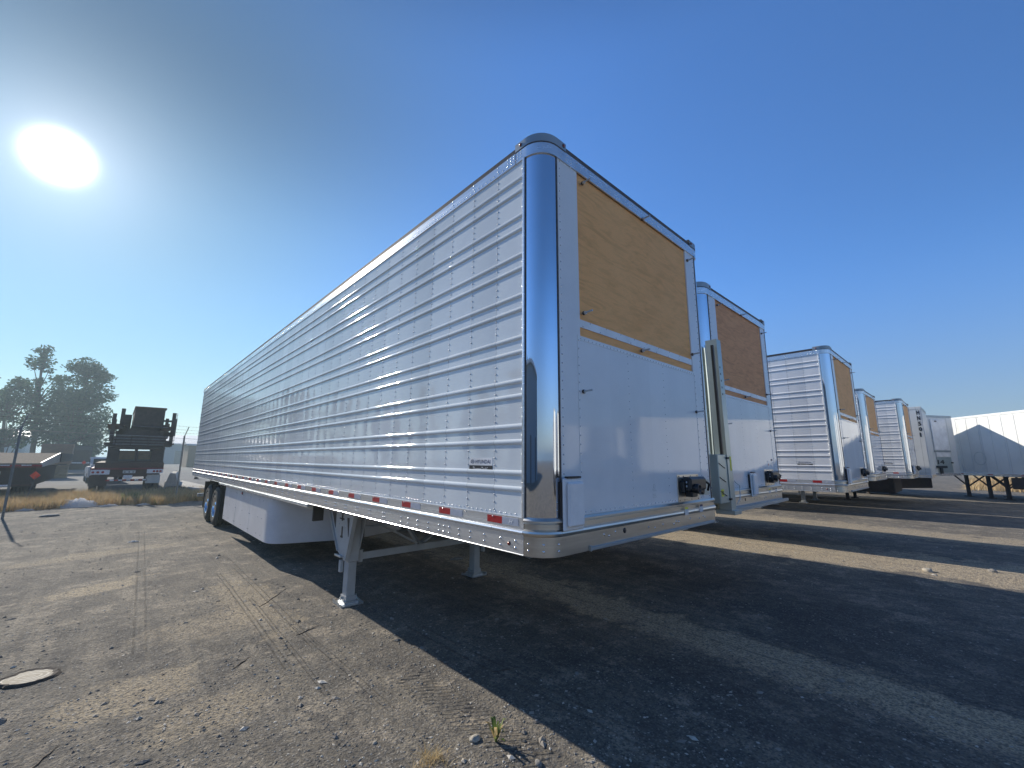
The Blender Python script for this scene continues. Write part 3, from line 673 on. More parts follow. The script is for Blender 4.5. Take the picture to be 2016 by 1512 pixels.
def skirt(mb):
    # straight aerodynamic panel whose front end bends in under the trailer
    P = [((.05, 10.35), (-1, 0)), ((.05, 6.66), (-1, 0))]
    b0 = Vector((.05, 6.65)); b1 = Vector((.05, 6.38)); b2 = Vector((.09, 6.26)); b3 = Vector((.30, 6.18))
    for k in range(1, 13):
        t = k/12; q = ((1-t)**3)*b0+3*t*(1-t)**2*b1+3*t*t*(1-t)*b2+t**3*b3; d = -3*(1-t)**2*b0+(3*(1-t)**2-6*t*(1-t))*b1+(6*t*(1-t)-3*t*t)*b2+3*t*t*b3; d.normalize(); P.append(((q.x, q.y), (d.y, -d.x)))
    P.append(((1.05, 5.93), P[-1][1]))
    mb.sweep(P, [(.006, 1.16), (.006, .34), (-.006, .335), (-.006, 1.16)], 'skirt_white', 'path')
    for y in (7.75, 9.05): mb.box((.0425, y, .345), (.044, y+.006, 1.12), 'smudge_grey')
    for y in (6.8, 7.1, 7.72, 7.8, 8.4, 9.02, 9.1, 9.7, 10.25):
        for z in (.42, .70, 1.0): mb.rivet((.044, y, z), (-1, 0, 0), .008, 'dark_steel' if z == .42 else 'rivet_metal', 6)
def skirt_lip(mb): mb.box((-.03, 4.25, 1.118), (.045, 10.9, 1.146), 'cap_metal', .004); mb.box((-.03, 4.25, 1.105), (-.022, 10.9, 1.12), 'brushed_aluminium')
def skirt_brace(mb):
    mb.box((.16, 4.55, .88), (.30, 4.59, 1.15), 'dark_steel'); mb.box((.17, 4.6, 1.02), (.30, 5.2, 1.10), 'gear_paint'); mb.beam((.2, 4.57, .9), (.5, 5.2, 1.05), .03, .03, 'dark_steel')
def tyre(mb):
    w = .25; prof = [(0.02, .29), (.0, .33), (.0, .40), (.025, .465), (.05, .49), (.055, .498)]
    prof = [(d, rr) for d, rr in prof] + [(.085, .501), (.088, .49), (.096, .49), (.099, .502), (.125, .502), (.128, .49), (.136, .49), (.139, .502)] + [(w-d, rr) for d, rr in prof[::-1]]
    mb.lathe((0, 0, 0), (1, 0, 0), prof, 'rubber', 48)
def rim(mb):
    mb.lathe((0, 0, 0), (1, 0, 0), [(.012, .292), (.006, .283), (.02, .272), (.10, .262), (.12, .245), (.135, .20), (.10, .15), (.09, .12), (.05, .115), (.02, .09), (.015, .001)], 'polished_chrome', 40)
    for k in range(10): a = k*math.pi/5; mb.tube([(.10, .168*math.cos(a), .168*math.sin(a)), (.075, .168*math.cos(a), .168*math.sin(a))], .013, 'galvanised', 6)
    for k in range(10): a = (k+.5)*math.pi/5; mb.lathe((.127, .225*math.cos(a), .225*math.sin(a)), (-1, 0, 0), [(0, .024), (.001, .024), (.0012, .001)], 'black_plastic', 10)
def suspension(mb):
    for y in (11.83, 13.07):
        mb.tube([(.35, y, .5), (WD-.35, y, .5)], .065, 'dark_steel', 10)
        for x in (.72, 1.75): mb.box((x, y-.45, .55), (x+.12, y+.25, .64), 'dark_steel', .01); mb.lathe((x+.06, y+.3, .62), (0, 0, 1), [(0, .11), (.1, .13), (.25, .13), (.38, .1)], 'rubber', 14)
    for x in (.72, 1.75): mb.box((x-.02, 11.0, .6), (x+.12, 11.2, 1.05), 'dark_steel'); mb.box((x-.02, 12.3, .6), (x+.12, 12.5, 1.05), 'dark_steel')
def flap(mb): mb.box((.08, 13.85, .30), (.68, 13.862, 1.05), 'rubber')
def side_disc(mb): mb.lathe((WD+.012, .13, 1.965), (.35, -1, 0), [(0, .052), (.012, .052), (.02, .04), (.022, .001)], 'cap_metal', 18)

def reefer(label, loc, sheet='white_side_sheet', ply='plywood', docx=.14, docz=1.303, doc=True, full=True, legs=True):
    t = thing('semi_trailer', label, 'trailer', loc, 0, 'trailers parked side by side in the row')
    P = lambda n, fn, key, **k: part(n, fn, k.pop('parent', t), key, **k)
    P('side_wall', side_wall(0, sheet), 'sw0'+sheet); P('side_wall', side_wall(1, sheet), 'sw1'+sheet)
    P('front_wall', front_wall, 'fw'); P('plywood_sheet', plywood(ply), 'pw'+ply); P('trim_strip', ply_strip, 'ps')
    P('corner_post', corner_post(0), 'cp0'); P('corner_post', corner_post(1), 'cp1')
    P('top_rail', top_rail, 'tr'); P('roof', roof, 'rf')
    for s in (0, 1):
        c = P('corner_cap', roof_cap(s), 'rc%d' % s)
        for (x, y, rz) in (((-.015, .20, -90), (.23, -.015, 0)) if s == 0 else ((WD-.23, -.015, 0),)):
            part('marker_light', lamp('amber_lens', .010), c, 'ml', (x, y, ZC+.116), (0, 0, R_(rz)))
    r0 = P('bottom_rail', side_rail(0), 'sr0'); P('bottom_rail', side_rail(1), 'sr1'); P('tape_emblem', tape_emblem, 'te', parent=r0)
    for k in range(26 if legs else 0): part('reflective_tape', tape, r0, 'tp', (0, .6075*k, 0))
    part('marker_light', lamp('amber_lens', .010), r0, 'ml', (-.012, .30, 1.207), (0, 0, R_(-90)))
    fr = P('front_rail', front_rail, 'fr')
    if full:
        part('sticker', sticker('yellow_label'), fr, 'st1', (1.80, -.0285, 1.27)); part('sticker', sticker('navy_ink'), fr, 'st2', (2.10, -.0285, 1.275))
    if doc: part('document_box', doc_box, t, 'db', (docx, -.014, docz))
    gp = P('connector_plate', glad_plate, 'gp'); P('connector_box', glad_box, 'gb', parent=gp)
    P('notice', front_notice, 'fn'); P('badge', badge, 'bd'); P('side_disc', side_disc, 'sd')
    for x, z in ((.462, 3.89), (1.365, 3.962), (2.271, 3.86), (.441, 2.814), (1.239, 2.672), (2.231, 2.816), (.419, 2.225), (2.231, 2.225)): part('bolt', bolt, t, 'bo', (x, 0, z))
    P('underframe', floor_frame, 'uf'); P('rear_doors', rear_doors, 'rd'); P('rear_bumper', rear_bumper, 'rb')
    for s in (0, 1):
        l = part('landing_leg', leg, t, 'lg', (0, 0, 0) if s == 0 else (2.6, 7.16, 0), None if s == 0 else (0, 0, math.pi)); part('foot', foot, l, 'ft')
    P('cross_brace', braces, 'br')
    for s in (0, 1):
        a = part('side_skirt', skirt, t, 'sk'); 
        if s: a.location = (2.6, 0, 0); a.scale = (-1, 1, 1)
        else: part('skirt_bracket', skirt_brace, a, 'sb'); part('skirt_lamp', lamp('orange_lamp', .022), a, 'ol', (.04, 8.5, 1.03), (0, 0, R_(-90)))
    P('skirt_lip', skirt_lip, 'sl')
    for y in (11.83, 13.07):
        for x, rz in ((.06, 0), (.33, 0), (WD-.06, 180), (WD-.33, 180)):
            w = part('wheel', rim, t, 'rim', (x, y, .5), (0, 0, R_(rz))); part('tyre', tyre, w, 'ty')
    P('axle_assembly', suspension, 'su'); P('mud_flap', flap, 'fl'); part('mud_flap', flap, t, 'fl', (1.84, 0, 0))
    return t

T1 = reefer('white refrigerated trailer nearest the camera with its long ribbed side in full view', (0, 0, 0))
T2 = reefer('white trailer with reddish plywood and a tall grey-green channel on its front corner', (3.48, .35, 0), legs=False, ply='red_plywood', docx=1.05, docz=1.26)
T3 = reefer('silver ribbed trailer whose sunlit side shows between the red-plywood trailer and the next', (8.55, -.05, 0), sheet='silver_side_sheet')
T4 = reefer('trailer mostly hidden behind the larger silver ribbed one, plywood edge showing', (15.75, .40, 0), legs=False, doc=False, full=False)
T5 = reefer('smaller looking silver ribbed trailer, half in shade, just before the white one lettered HN501', (19.55, -.2, 0), sheet='silver_side_sheet', full=False)

# the folded sheet-metal channel and louvred box bolted on the second trailer
def channel(mb):
    m = 'green_grey_sheet'
    mb.prism([(-.02, -.16, 1.16), (.10, -.16, 1.16), (.03, -.16, 3.26), (-.07, -.16, 3.26)], (0, .012, 0), m)
    mb.prism([(-.10, -.14, 1.30), (-.07, -.14, 1.30), (-.125, -.14, 3.17), (-.155, -.14, 3.17)], (0, .03, 0), 'black_plastic')
    mb.prism([(.10, -.16, 1.16), (.112, -.16, 1.16), (.042, -.16, 3.26), (.03, -.16, 3.26)], (0, .14, 0), m)
    mb.prism([(-.03, -.16, 1.16), (-.02, -.16, 1.16), (-.07, -.16, 3.26), (-.08, -.16, 3.26)], (0, .14, 0), m)
    for k in range(5): mb.lathe((-.035+.0045*k, -.16, 2.90-.085*k), (0, -1, 0), [(0, .014), (.001, .014), (.0015, .0003)], 'black_plastic', 10)
    mb.box((-.05, -.20, 1.12), (.16, .02, 1.17), m, .004)
def louvre_box(mb):
    m = 'green_grey_sheet'; mb.box((-.30, -.15, 1.26), (-.035, .22, 1.82), m, .006)
    for k in range(3): mb.beam((-.29, -.153, 1.72-.16*k), (-.12, -.153, 1.66-.16*k), .006, .008, 'dark_steel', (0, 1, 0))
    mb.box((-.27, -.154, 1.34), (-.20, -.151, 1.42), 'yellow_label'); mb.box((-.25, -.156, 1.36), (-.22, -.1535, 1.40), 'black_decal')
    for z in (1.30, 1.78): mb.box((-.06, -.17, z-.012), (-.01, -.14, z+.012), 'dark_steel')
    mb.box((.03, -.163, 1.63), (.065, -.1605, 1.80), 'yellow_label')
    mb.tube([(.10, -.17, 1.50), (.17, -.20, 1.45), (.15, -.20, 1.30), (.10, -.18, 1.24)], .006, 'galvanised', 5)
part('corner_channel', channel, T2, None, (0, 0, 0)); part('louvred_box', louvre_box, T2)
def lower_lip(mb): mb.prism([(.12, -.12, 1.165), (2.60, -.06, 1.165), (2.60, -.03, 1.165), (.12, -.03, 1.165)], (0, 0, -.04), 'cap_metal')
part('lower_lip', lower_lip, T2)
def labels2(mb):
    mb.box((1.95, -.002, 1.66), (2.02, 0, 1.75), 'white_plastic'); mb.box((1.975, -.003, 1.68), (2.0, -.002, 1.71), 'red_tape'); mb.box((2.12, -.002, 1.66), (2.2, 0, 1.74), 'white_plastic'); mb.box((2.12, -.003, 1.75), (2.19, -.0, 1.78), 'navy_ink')
part('sticker', labels2, T2, None, None, None, 'small red, white and blue stickers')

# ================================================================ OTHER VAN TRAILERS
def van(label, loc, rz, length=14.0, dark_fill=False, posts=.61, both=True, group='trailers parked side by side in the row', key='van'):
    t = thing('semi_trailer', label, 'trailer', loc, rz, group)
    def body(mb):
        mb.box((.0, .0, 1.20), (2.6, length, 4.02), 'van_sheet')
        y = .04
        while y < length:
            for x in (-.014, 2.60): mb.box((x, y, 1.24), (x+.014, y+.045, 3.96), 'van_sheet', .003)
            y += posts
        for x in (.4, 1.0, 1.6, 2.2): mb.box((x, -.006, 1.22), (x+.02, 0, 3.98), 'van_sheet')
    def rails(mb):
        for x0, x1 in ((-.02, .05), (2.55, 2.62)):
            mb.box((x0, -.01, 3.98), (x1, length, 4.09), 'van_sheet', .006); mb.box((x0-.003, -.01, 1.10), (x1+.003, length, 1.24), 'brushed_aluminium', .004)
        mb.box((.05, -.012, 3.98), (2.55, .05, 4.09), 'cap_metal', .006); mb.box((.05, -.012, 1.10), (2.55, .05, 1.22), 'brushed_aluminium', .004)
        y = 1.0
        while y < length-1:
            for x in (-.0265, 2.6235): mb.box((x, y, 1.15), (x+.003, y+.28, 1.19), 'red_tape')
            y += 1.6
    def rf(mb): mb.box((.05, .05, 4.0), (2.55, length, 4.085), 'van_sheet')
    def chas(mb):
        mb.box((.6, .3, 1.08), (.7, length-.2, 1.2), 'dark_steel'); mb.box((1.9, .3, 1.08), (2.0, length-.2, 1.2), 'dark_steel')
        if dark_fill: mb.box((.08, 1.2, .42), (2.5, 6.8, 1.08), 'dark_steel', .03)  # added dark block, stands in for the darkness beneath the body
        for y in (length-3.3, length-2.05): mb.tube([(.35, y, .5), (2.25, y, .5)], .06, 'dark_steel', 8)
        mb.box((.75, length-4, .6), (.9, length-1.3, 1.1), 'dark_steel'); mb.box((1.7, length-4, .6), (1.85, length-1.3, 1.1), 'dark_steel')
    part('box_body', body, t, key+'b'); part('body_rail', rails, t, key+'r'); part('roof', rf, t, key+'f'); part('chassis', chas, t, key+'c')
    for s in (0, 1):
        def lg(mb): mb.box((.35, 2.9, .04), (.47, 3.02, 1.1), 'dark_steel', .006); mb.box((.30, 2.82, .0), (.54, 3.10, .04), 'dark_steel'); mb.beam((.41, 2.96, .5), (.41, 4.0, 1.1), .05, .05, 'dark_steel'); mb.beam((.41, 2.96, .55), (.41, 2.2, 1.1), .05, .05, 'dark_steel')
        part('landing_leg', lg, t, key+'l', (1.78*s, 0, 0))
        for y in (length-3.3, length-2.05):
            w = part('wheel', rim, t, 'rim', (.06 if s == 0 else 2.54, y, .5), (0, 0, R_(180*s))); part('tyre', tyre, w, 'ty')
    return t
T6 = van('white trailer with square corners and HN501 lettered down its front edge', (22.95, -.52, 0), 0, dark_fill=True, key='v6')
def hn(mb):
    for i, ch in enumerate('HN501'): text_fit(mb, ch, .095 if ch != '1' else .045, .18, 'letter_black', (-.0165, .155, 3.74-.235*i), (0, -1, 0), (0, 0, 1), .003, .05)
part('lettering', hn, T6)
def hn_plate(mb): mb.box((-.0155, .02, 1.3), (-.002, .48, 3.95), 'van_sheet')
part('lettering_panel', hn_plate, T6)
T7 = van('old white trailer turned a little with a recessed panel and 14 on its front', (27.0, .02, 0), R_(-29), dark_fill=True, key='v7')
def nose(mb):
    mb.box((1.05, -.05, 2.35), (2.05, -.012, 3.88), 'white_plastic', .01); mb.box((1.02, -.07, 2.26), (2.08, -.01, 2.33), 'cap_metal', .005); mb.box((1.1, -.05, 2.02), (2.0, -.012, 2.24), 'light_ink', .01)
    mb.box((1.30, -.06, 3.76), (1.45, -.05, 3.82), 'dark_steel'); mb.box((1.1, -.02, 1.25), (2.1, -.012, 2.0), 'green_grey_sheet')
def nose_no(mb): text_fit(mb, '14', .46, .21, 'letter_black', (1.12, -.0215, 1.66), (1, 0, 0), (0, 0, 1), .002, .04)
def nose_con(mb): mb.box((.98, -.10, 1.47), (1.62, -.012, 1.58), 'black_plastic', .01); mb.box((1.18, -.09, 1.20), (1.32, -.012, 1.47), 'black_plastic', .01); mb.box((2.05, -.05, 1.70), (2.16, -.012, 1.76), 'black_plastic')
part('front_panel', nose, T7); part('lettering', nose_no, T7); part('connector_box', nose_con, T7)
TH = math.atan2(.78, -.63)
T8 = van('long white panelled trailer standing crosswise at the right edge of the yard', (33.1, -2.55, 0), TH, length=16.0, group='trailers standing apart from the row', key='v8')
for dx in (0, 1.78):
    for dy in (-2.1, -.9): part('support_leg', None, T8, 'v8l', (dx, dy, 0))
part('tool_box', lambda mb: mb.box((.5, 3.6, .55), (2.56, 5.4, 1.06), 'dark_steel', .03), T8)
def emblem(mb):
    mb.lathe((2.603, 2.35, 1.95), (1, 0, 0), [(.012, .33), (.014, .33), (.014, .29)], 'smudge_grey', 28, False)
part('faded_emblem', emblem, T8)
# the row that faces this one across the yard, behind the photographer
OPP = ['first', 'second', 'third', 'fourth', 'fifth', 'sixth', 'seventh', 'eighth']
xs_ = [4, 9.2, 13.6, 18.9, 23.2, 28.6, 33.0, 39.0]
for i, x in enumerate(xs_):
    van('plain white trailer, %s from the west in the row across the yard behind the photographer' % OPP[i], (x+2.6, -16.0+1.3*math.sin(i*2.1), 0), math.pi, length=14.0, group='trailers across the yard', key='vo')

# ================================================================ FENCE, LEFT BACKGROUND
def fence():
    a, b = Vector((-4.12, 17.1, 0)), Vector((.0, 20.2, 0)); d = (b-a)
    t = thing('chain_link_fence', 'chain-link fence with barbed wire arms behind the trailers', 'fence', tuple(a))
    def post(mb): mb.tube([(0, 0, -.1), (0, 0, 2.62)], .030, 'fence_grey', 8); mb.tube([(0, 0, 2.6), (.10, -.05, 3.0)], .016, 'fence_grey', 6)
    for k in range(-2, 4): part('post', post, t, 'fp', tuple(d*k))
    dd = d.normalized()
    def mesh_(mb):
        L = d.length; H = 2.45; s = .062
        for k in range(-1, 3):
            o = d*k; n = int((L+H)/s)
            for i in range(n):
                for sg in (1, -1):
                    x0 = i*s if sg == 1 else i*s-H; x0 = i*s-H if sg == 1 else i*s
                    z0 = 0.05; u0, u1 = x0, x0+sg*H; w0, w1 = z0, z0+H
                    if sg == 1:
                        if u0 < 0: w0 += -u0; u0 = 0
                        if u1 > L: w1 -= (u1-L); u1 = L
                    else:
                        if u0 > L: w0 += u0-L; u0 = L
                        if u1 < 0: w1 -= -u1; u1 = 0
                    if w1-w0 < .05: continue
                    mb.tube([o+dd*u0+Vector((0, 0, w0)), o+dd*u1+Vector((0, 0, w1))], .0013, 'fence_grey', 3, False)
        for z in (.05, 2.52): mb.tube([-d+Vector((0, 0, z)), d*3+Vector((0, 0, z))], .004 if z < 1 else .006, 'fence_grey', 4, False)
    part('wire_mesh', mesh_, t)
    def barb(mb):
        for q in (.35, .65, 1.0):
            off = Vector((.10*q, -.05*q, 2.6+.4*q)); mb.tube([-d+off, d*3+off], .003, 'dark_steel', 4, False)
            k = 0
            while k < d.length*4: p = -d+dd*k+off; mb.tube([p+Vector((0, 0, -.025)), p+Vector((0, 0, .025))], .0025, 'dark_steel', 3, False); k += .15
    part('barbed_wire', barb, t)
fence()

def blades(name, label, kind, pts, mat, hmin, hmax, wid, per, cat=None, mat2=None, seed=1, spread=.3, frac2=.1):
    rnd = random.Random(seed); mb = MB()
    for (x, y) in pts:
        for k in range(per):
            a = rnd.uniform(0, 6.28); ln = rnd.uniform(.05, spread); h = rnd.uniform(hmin, hmax); bx, by = x+rnd.gauss(0, wid*3), y+rnd.gauss(0, wid*3); w = wid*rnd.uniform(.5, 1.1)
            ca, sa = math.cos(a), math.sin(a); dx, dy = ca*ln*h, sa*ln*h; z = hgt(bx, by)-.01; px, py = -sa*w, ca*w
            m = mat2 if mat2 and rnd.random() < frac2 else mat
            mb.add([(bx-px, by-py, z), (bx+px, by+py, z), (bx+dx*.5+px*.7, by+dy*.5+py*.7, z+h*.6), (bx+dx*.5-px*.7, by+dy*.5-py*.7, z+h*.6), (bx+dx*1.5, by+dy*1.5, z+h)], [(0, 1, 2, 3), (3, 2, 4)], m)
    o = link(name, mb.mesh(name)); tag(o, label, cat, None, kind); return o
rnd = random.Random(11)
pts = []
for i in range(9500):
    x = rnd.uniform(-9, 5); y = 19.6 + .35*math.sin(x*1.7)+.25*math.sin(x*4.1) + rnd.random()**1.25*6.2
    if noise.noise(Vector((x*.9, y*.9, 2))) > -.28: pts.append((x, y))
blades('dry_grass', 'strip of tall dry yellow grass along the fence', 'stuff', pts, 'dry_grass', .12, .42, .010, 5, None, 'green_weed', 4, .5, .03)
pts = [(rnd.uniform(38, 62), -1.2-rnd.random()**.8*15) for i in range(3200)]
blades('dry_grass', 'dry field grass beyond the crosswise trailer', 'stuff', pts, 'dry_grass', .15, .5, .03, 4, None, None, 5)
blades('weed_patch', 'green weed growing in the dry grass strip near the flatbed truck', None, [(-1.35+rnd.gauss(0, .16), 20.4+rnd.gauss(0, .16)) for i in range(26)], 'green_weed', .2, .5, .014, 6, 'weed', None, 8)
blades('weed_patch', 'small green weeds in the grass left of the white bag', None, [(-3.4+rnd.gauss(0, .12), 20.0+rnd.gauss(0, .12)) for i in range(10)], 'green_weed', .12, .32, .012, 6, 'weed', None, 9)
# foreground weed, straw clump, stones
def weed(mb):
    q = random.Random(5)
    for k in range(16):
        a = q.uniform(0, 6.28); ln = q.uniform(.03, .085); h = q.uniform(.05, .14); ca, sa = math.cos(a), math.sin(a); w = q.uniform(.006, .011); px, py = -sa*w, ca*w
        P = [(0, 0), (ca*ln*.35, h*.55), (ca*ln*.75, h*.95), (ca*ln*1.1, h*.9)]
        vs = []
        for i, (t, z) in enumerate(P):
            rr = t/ca if abs(ca) > 1e-3 else t; dx, dy = rr*ca, rr*sa; ww = (.4, 1, .9, .15)[i]; vs += [(dx-px*ww, dy-py*ww, z), (dx+px*ww, dy+py*ww, z)]
        mb.add(vs, [(2*i, 2*i+1, 2*i+3, 2*i+2) for i in range(3)], 'green_weed' if k % 4 else 'straw', True)
tag(part('weed', weed, None, None, (.0, .42, hgt(0, .42)-.005)), 'small leafy green weed at the bottom of the picture beside a rounded stone', 'weed')
blades('straw_tuft', 'clump of dry yellow straw left of the green weed', None, [(-.37+rnd.gauss(0, .06), .55+rnd.gauss(0, .05)) for i in range(34)], 'straw', .02, .075, .0022, 5, 'dry plant', None, 14, 1.6)
def rock(sx, sy, sz, mat, seed):
    def fn(mb):
        q = Vector((seed*3.1, seed*1.7, 0)); vs = []; n, m_ = 14, 8
        for i in range(m_+1):
            th = math.pi*i/m_
            for k in range(n):
                a = 2*math.pi*k/n; p = Vector((math.sin(th)*math.cos(a), math.sin(th)*math.sin(a), math.cos(th))); rr = 1+.28*noise.noise(p*1.3+q)+.1*noise.noise(p*3+q); vs.append((p.x*sx*rr, p.y*sy*rr, p.z*sz*rr+sz*.55))
        mb.add(vs, [(i*n+k, (i+1)*n+k, (i+1)*n+(k+1) % n, i*n+(k+1) % n) for i in range(m_) for k in range(n)], mat, seed % 2 == 0)
    return fn
for i, (x, y, sx, sy, sz, m, lab) in enumerate((
    (-.08, .53, .038, .03, .02, 'pale_stone', 'rounded pale stone touching the green weed'),
    (.06, .11, .026, .02, .016, 'stone', 'grey stone at the very bottom edge, below the weed'),
    (-2.33, 2.80, .045, .03, .02, 'stone', 'grey stone at the left edge below the wood slice'),
    (7.95, -1.08, .075, .06, .045, 'pale_stone', 'pale stone lying in the sunlit strip on the right'),
    (8.62, -1.80, .055, .05, .035, 'stone', 'dark clod to the right of the pale stone in the sunlit strip'),
    (-.55, .95, .016, .013, .008, 'pale_stone', 'small whitish pebble in the gravel left of the straw clump'),
    (.36, 1.9, .03, .02, .010, 'stone', 'flat stone in the shade right of the landing leg'),
    (2.72, 4.66, .12, .07, .03, 'stone', 'lump of dirt under the nearest trailer by the cross brace'),
    (1.05, .62, .022, .018, .01, 'stone', 'small stone in the dark shade near the picture centre'))):
    tag(part('stone', rock(sx, sy, sz, m, i+1), None, None, (x, y, hgt(x, y)-.3*sz), (0, 0, i*1.3)), lab, 'stone')
def slice_(mb):
    n = 40; ring = []
    prof = [(1.0, -.008), (1.08, .010), (.97, .022), (.80, .016), (.0, .018)]
    vs = []
    for rr, z in prof:
        for k in range(n):
            a = 2*math.pi*k/n; w = 1+.22*noise.noise(Vector((math.cos(a)*1.3, math.sin(a)*1.3, 1)))+.12*noise.noise(Vector((math.cos(a)*5, math.sin(a)*5, 1))); vs.append((math.cos(a)*.185*rr*w, math.sin(a)*.145*rr*w, z))
    for j, m in ((0, 'bark'), (1, 'bark'), (2, 'bark'), (3, 'wood_slice')): mb.add([vs[j*n+k] for k in range(n)]+[vs[(j+1)*n+k] for k in range(n)], [(k, (k+1) % n, n+(k+1) % n, n+k) for k in range(n)], m)
g = G('wood_slice'); ln = g.n('ShaderNodeVectorMath', operation='LENGTH'); mp = g.mapped((1, 1.4, 0)); g.l(mp, ln.inputs[0]); rg = g.math('SINE', g.math('MULTIPLY', g.math('MULTIPLY_ADD', g.noise(9, 3), .05, ln.outputs['Value']), 150.))
MT['wood_slice'] = g.set(g.mix((.30, .25, .18), g.mix((.30, .26, .20), (.55, .50, .40), g.ramp(rg, [(.2, 0.), (.8, 1.)])), g.ramp(g.noise(14, 6, .7), [(.38, 0.), (.55, 1.)])), .8)
tag(part('wood_slice', slice_, None, None, (-2.26, 3.52, hgt(-2.26, 3.52)), (0, 0, R_(-25))), 'flat oval wood slice with dark bark rim lying on the gravel at the left edge', 'wood slice')
for i, (a, b, lab) in enumerate((((-.50, 4.15), (-.02, 4.75), 'long thin dark stick across the tyre tracks left of the landing leg'), ((-1.02, 2.62), (-.86, 2.78), 'short twig on open gravel left of centre'), ((-.42, 3.0), (-.13, 3.12), 'bent twig in the gravel just left of the trailer shade'), ((-2.1, 2.0), (-2.0, 2.2), 'short dark twig near the left bottom corner'), ((.55, 1.10), (.78, 1.0), 'thin stick lying in the shade of the nearest trailer'))):
    def st(mb, a=a, b=b):
        P = []
        for k in range(6): t = k/5; x, y = a[0]+(b[0]-a[0])*t, a[1]+(b[1]-a[1])*t; P.append((x+.004*math.sin(k*2.3), y+.004*math.cos(k*3.1), hgt(x, y)+.004))
        mb.tube(P, [.0025, .0035, .004, .003, .002, .001], 'stick', 5)
    tag(part('stick', st), lab, 'stick')
def crumple(mb, sx, sy, sz, mat, seed, n=30):
    q = Vector((seed*5.3, seed*2.1, 0)); vs = []
    for j in range(n):
        for i in range(n):
            a, b = i/(n-1)*2-1, j/(n-1)*2-1; rr = max(0, 1-(a*a+b*b)**.9); w = noise.noise(Vector((a*2.2, b*2.2, 0))+q)
            h = max(0, (rr**.6)*(.3+1.1*abs(w)+.75*abs(noise.noise(Vector((a*4.5, b*4.5, 3))+q))+.4*abs(noise.noise(Vector((a*9, b*9, 3))+q)))); vs.append((a*sx*(1+.18*w), b*sy*(1+.2*w), h*sz*(.6+.4*(a+1)/2)))
    mb.add(vs, [(j*n+i, j*n+i+1, (j+1)*n+i+1, (j+1)*n+i) for j in range(n-1) for i in range(n-1)], mat)
tag(part('plastic_bag', lambda mb: crumple(mb, .60, .4, .34, 'bag_plastic', 1), None, None, (-2.75, 20.0, -.01)), 'large crumpled whitish plastic bag at the edge of the dry grass', 'bag')
for i, (x, y, s, lab) in enumerate(((-3.95, 19.5, .22, 'scrap of white paper in the grass left of the plastic bag'), (-3.2, 20.6, .3, 'crumpled beige paper heap touching the plastic bag on its left'), (-1.95, 19.6, .24, 'white litter scrap on the gravel right of the plastic bag'), (-1.0, 19.4, .2, 'whitish rag by the grass edge nearer the nearest trailer'), (-.55, 19.5, .22, 'crumpled paper beside the trailer wheels at the grass edge'), (-2.0, 23.5, .3, 'light scrap high in the grass under the loaded flatbed'), (-1.48, 10.3, .09, 'small white scrap on open gravel left of the wheels'), (-4.7, 22.5, .22, 'pale scrap deep in the grass near the left fence post'), (-2.2, 19.7, .14, 'tiny paper scrap between the bag and the white litter'))):
    tag(part('litter', lambda mb, s=s, i=i: crumple(mb, s, s*.6, s*.35, 'litter_white', i+3, 12), None, None, (x, y, .01 if y < 20 or s < .1 else .14)), lab, 'litter')
def clod(mb): rock(.22, .14, .06, 'stone', 4)(mb)
tag(part('dirt_clod', clod, None, None, (-3.2, 17.0, -.02)), 'dark low lump of dirt on the gravel near the left fence post', 'clod')

# ---------------- loaded flatbed behind the fence (measured in its rear plane, y = 26)
def Q(cx, cy): return (-2.79+((cx/7.2+150)-170)*.0181, .36+(960-(cy/7.2+770))*.0237)
def qb(mb, x0, y0, x1, y1, m, ya=26., yb=26.1, bev=0):
    a = Q(x0, y0); b = Q(x1, y1); mb.box((min(a[0], b[0]), ya, min(a[1], b[1])), (max(a[0], b[0]), yb, max(a[1], b[1])), m, bev)
FB = thing('flatbed_trailer', 'rusty flatbed trailer parked tail-on behind the fence under a high steel load', 'trailer', (0, 0, 0))
FB.location = (-1.4, 26, 0)
def P_(name, fn, par=FB, loc=(1.4, -26, 0)): return part(name, fn, par, None, loc)
def deck(mb):
    qb(mb, 200, 1025, 1195, 1100, 'rust_steel', 26, 38, .01); qb(mb, 150, 1100, 1200, 1125, 'red_frame', 25.96, 38, .01); qb(mb, 380, 1130, 960, 1230, 'rust_steel', 26.1, 37)
P_('deck', deck)
tp_ = P_('tail_panel', lambda mb: qb(mb, 160, 1128, 418, 1192, 'light_ink', 25.93, 25.96, .004)); tq_ = P_('tail_panel', lambda mb: qb(mb, 948, 1122, 1192, 1182, 'light_ink', 25.93, 25.96, .004))
def tl(cx, cy):
    def fn(mb): x, z = Q(cx, cy); mb.lathe((x, 25.93, z), (0, -1, 0), [(0, .052), (.015, .05), (.022, .03), (.024, .001)], 'amber_lens', 14)
    return fn
for cx in (192, 258, 324): P_('tail_light', tl(cx, 1160), tp_, (0, 0, 0))
for cx in (1055, 1105, 1155): P_('tail_light', tl(cx, 1152), tq_, (0, 0, 0))
def cpl(mb):
    qb(mb, 600, 1138, 782, 1178, 'smudge_grey', 25.95, 26.1, .004)
    for cx in (628, 692, 750): x, z = Q(cx, 1160); mb.lathe((x, 25.95, z), (0, -1, 0), [(0, .028), (.01, .026), (.011, .001)], 'dark_steel', 10)
P_('light_bar', cpl); P_('number_plate', lambda mb: qb(mb, 618, 1205, 745, 1256, 'light_ink', 25.99, 26.01))
def bump_(mb):
    qb(mb, 375, 1262, 965, 1292, 'dark_steel', 25.95, 26.05)
    for k, cx in enumerate(range(380, 960, 58)): qb(mb, cx, 1266, cx+56, 1284, 'light_ink' if k % 2 else 'red_tape', 25.94, 25.95)
P_('bumper', bump_)
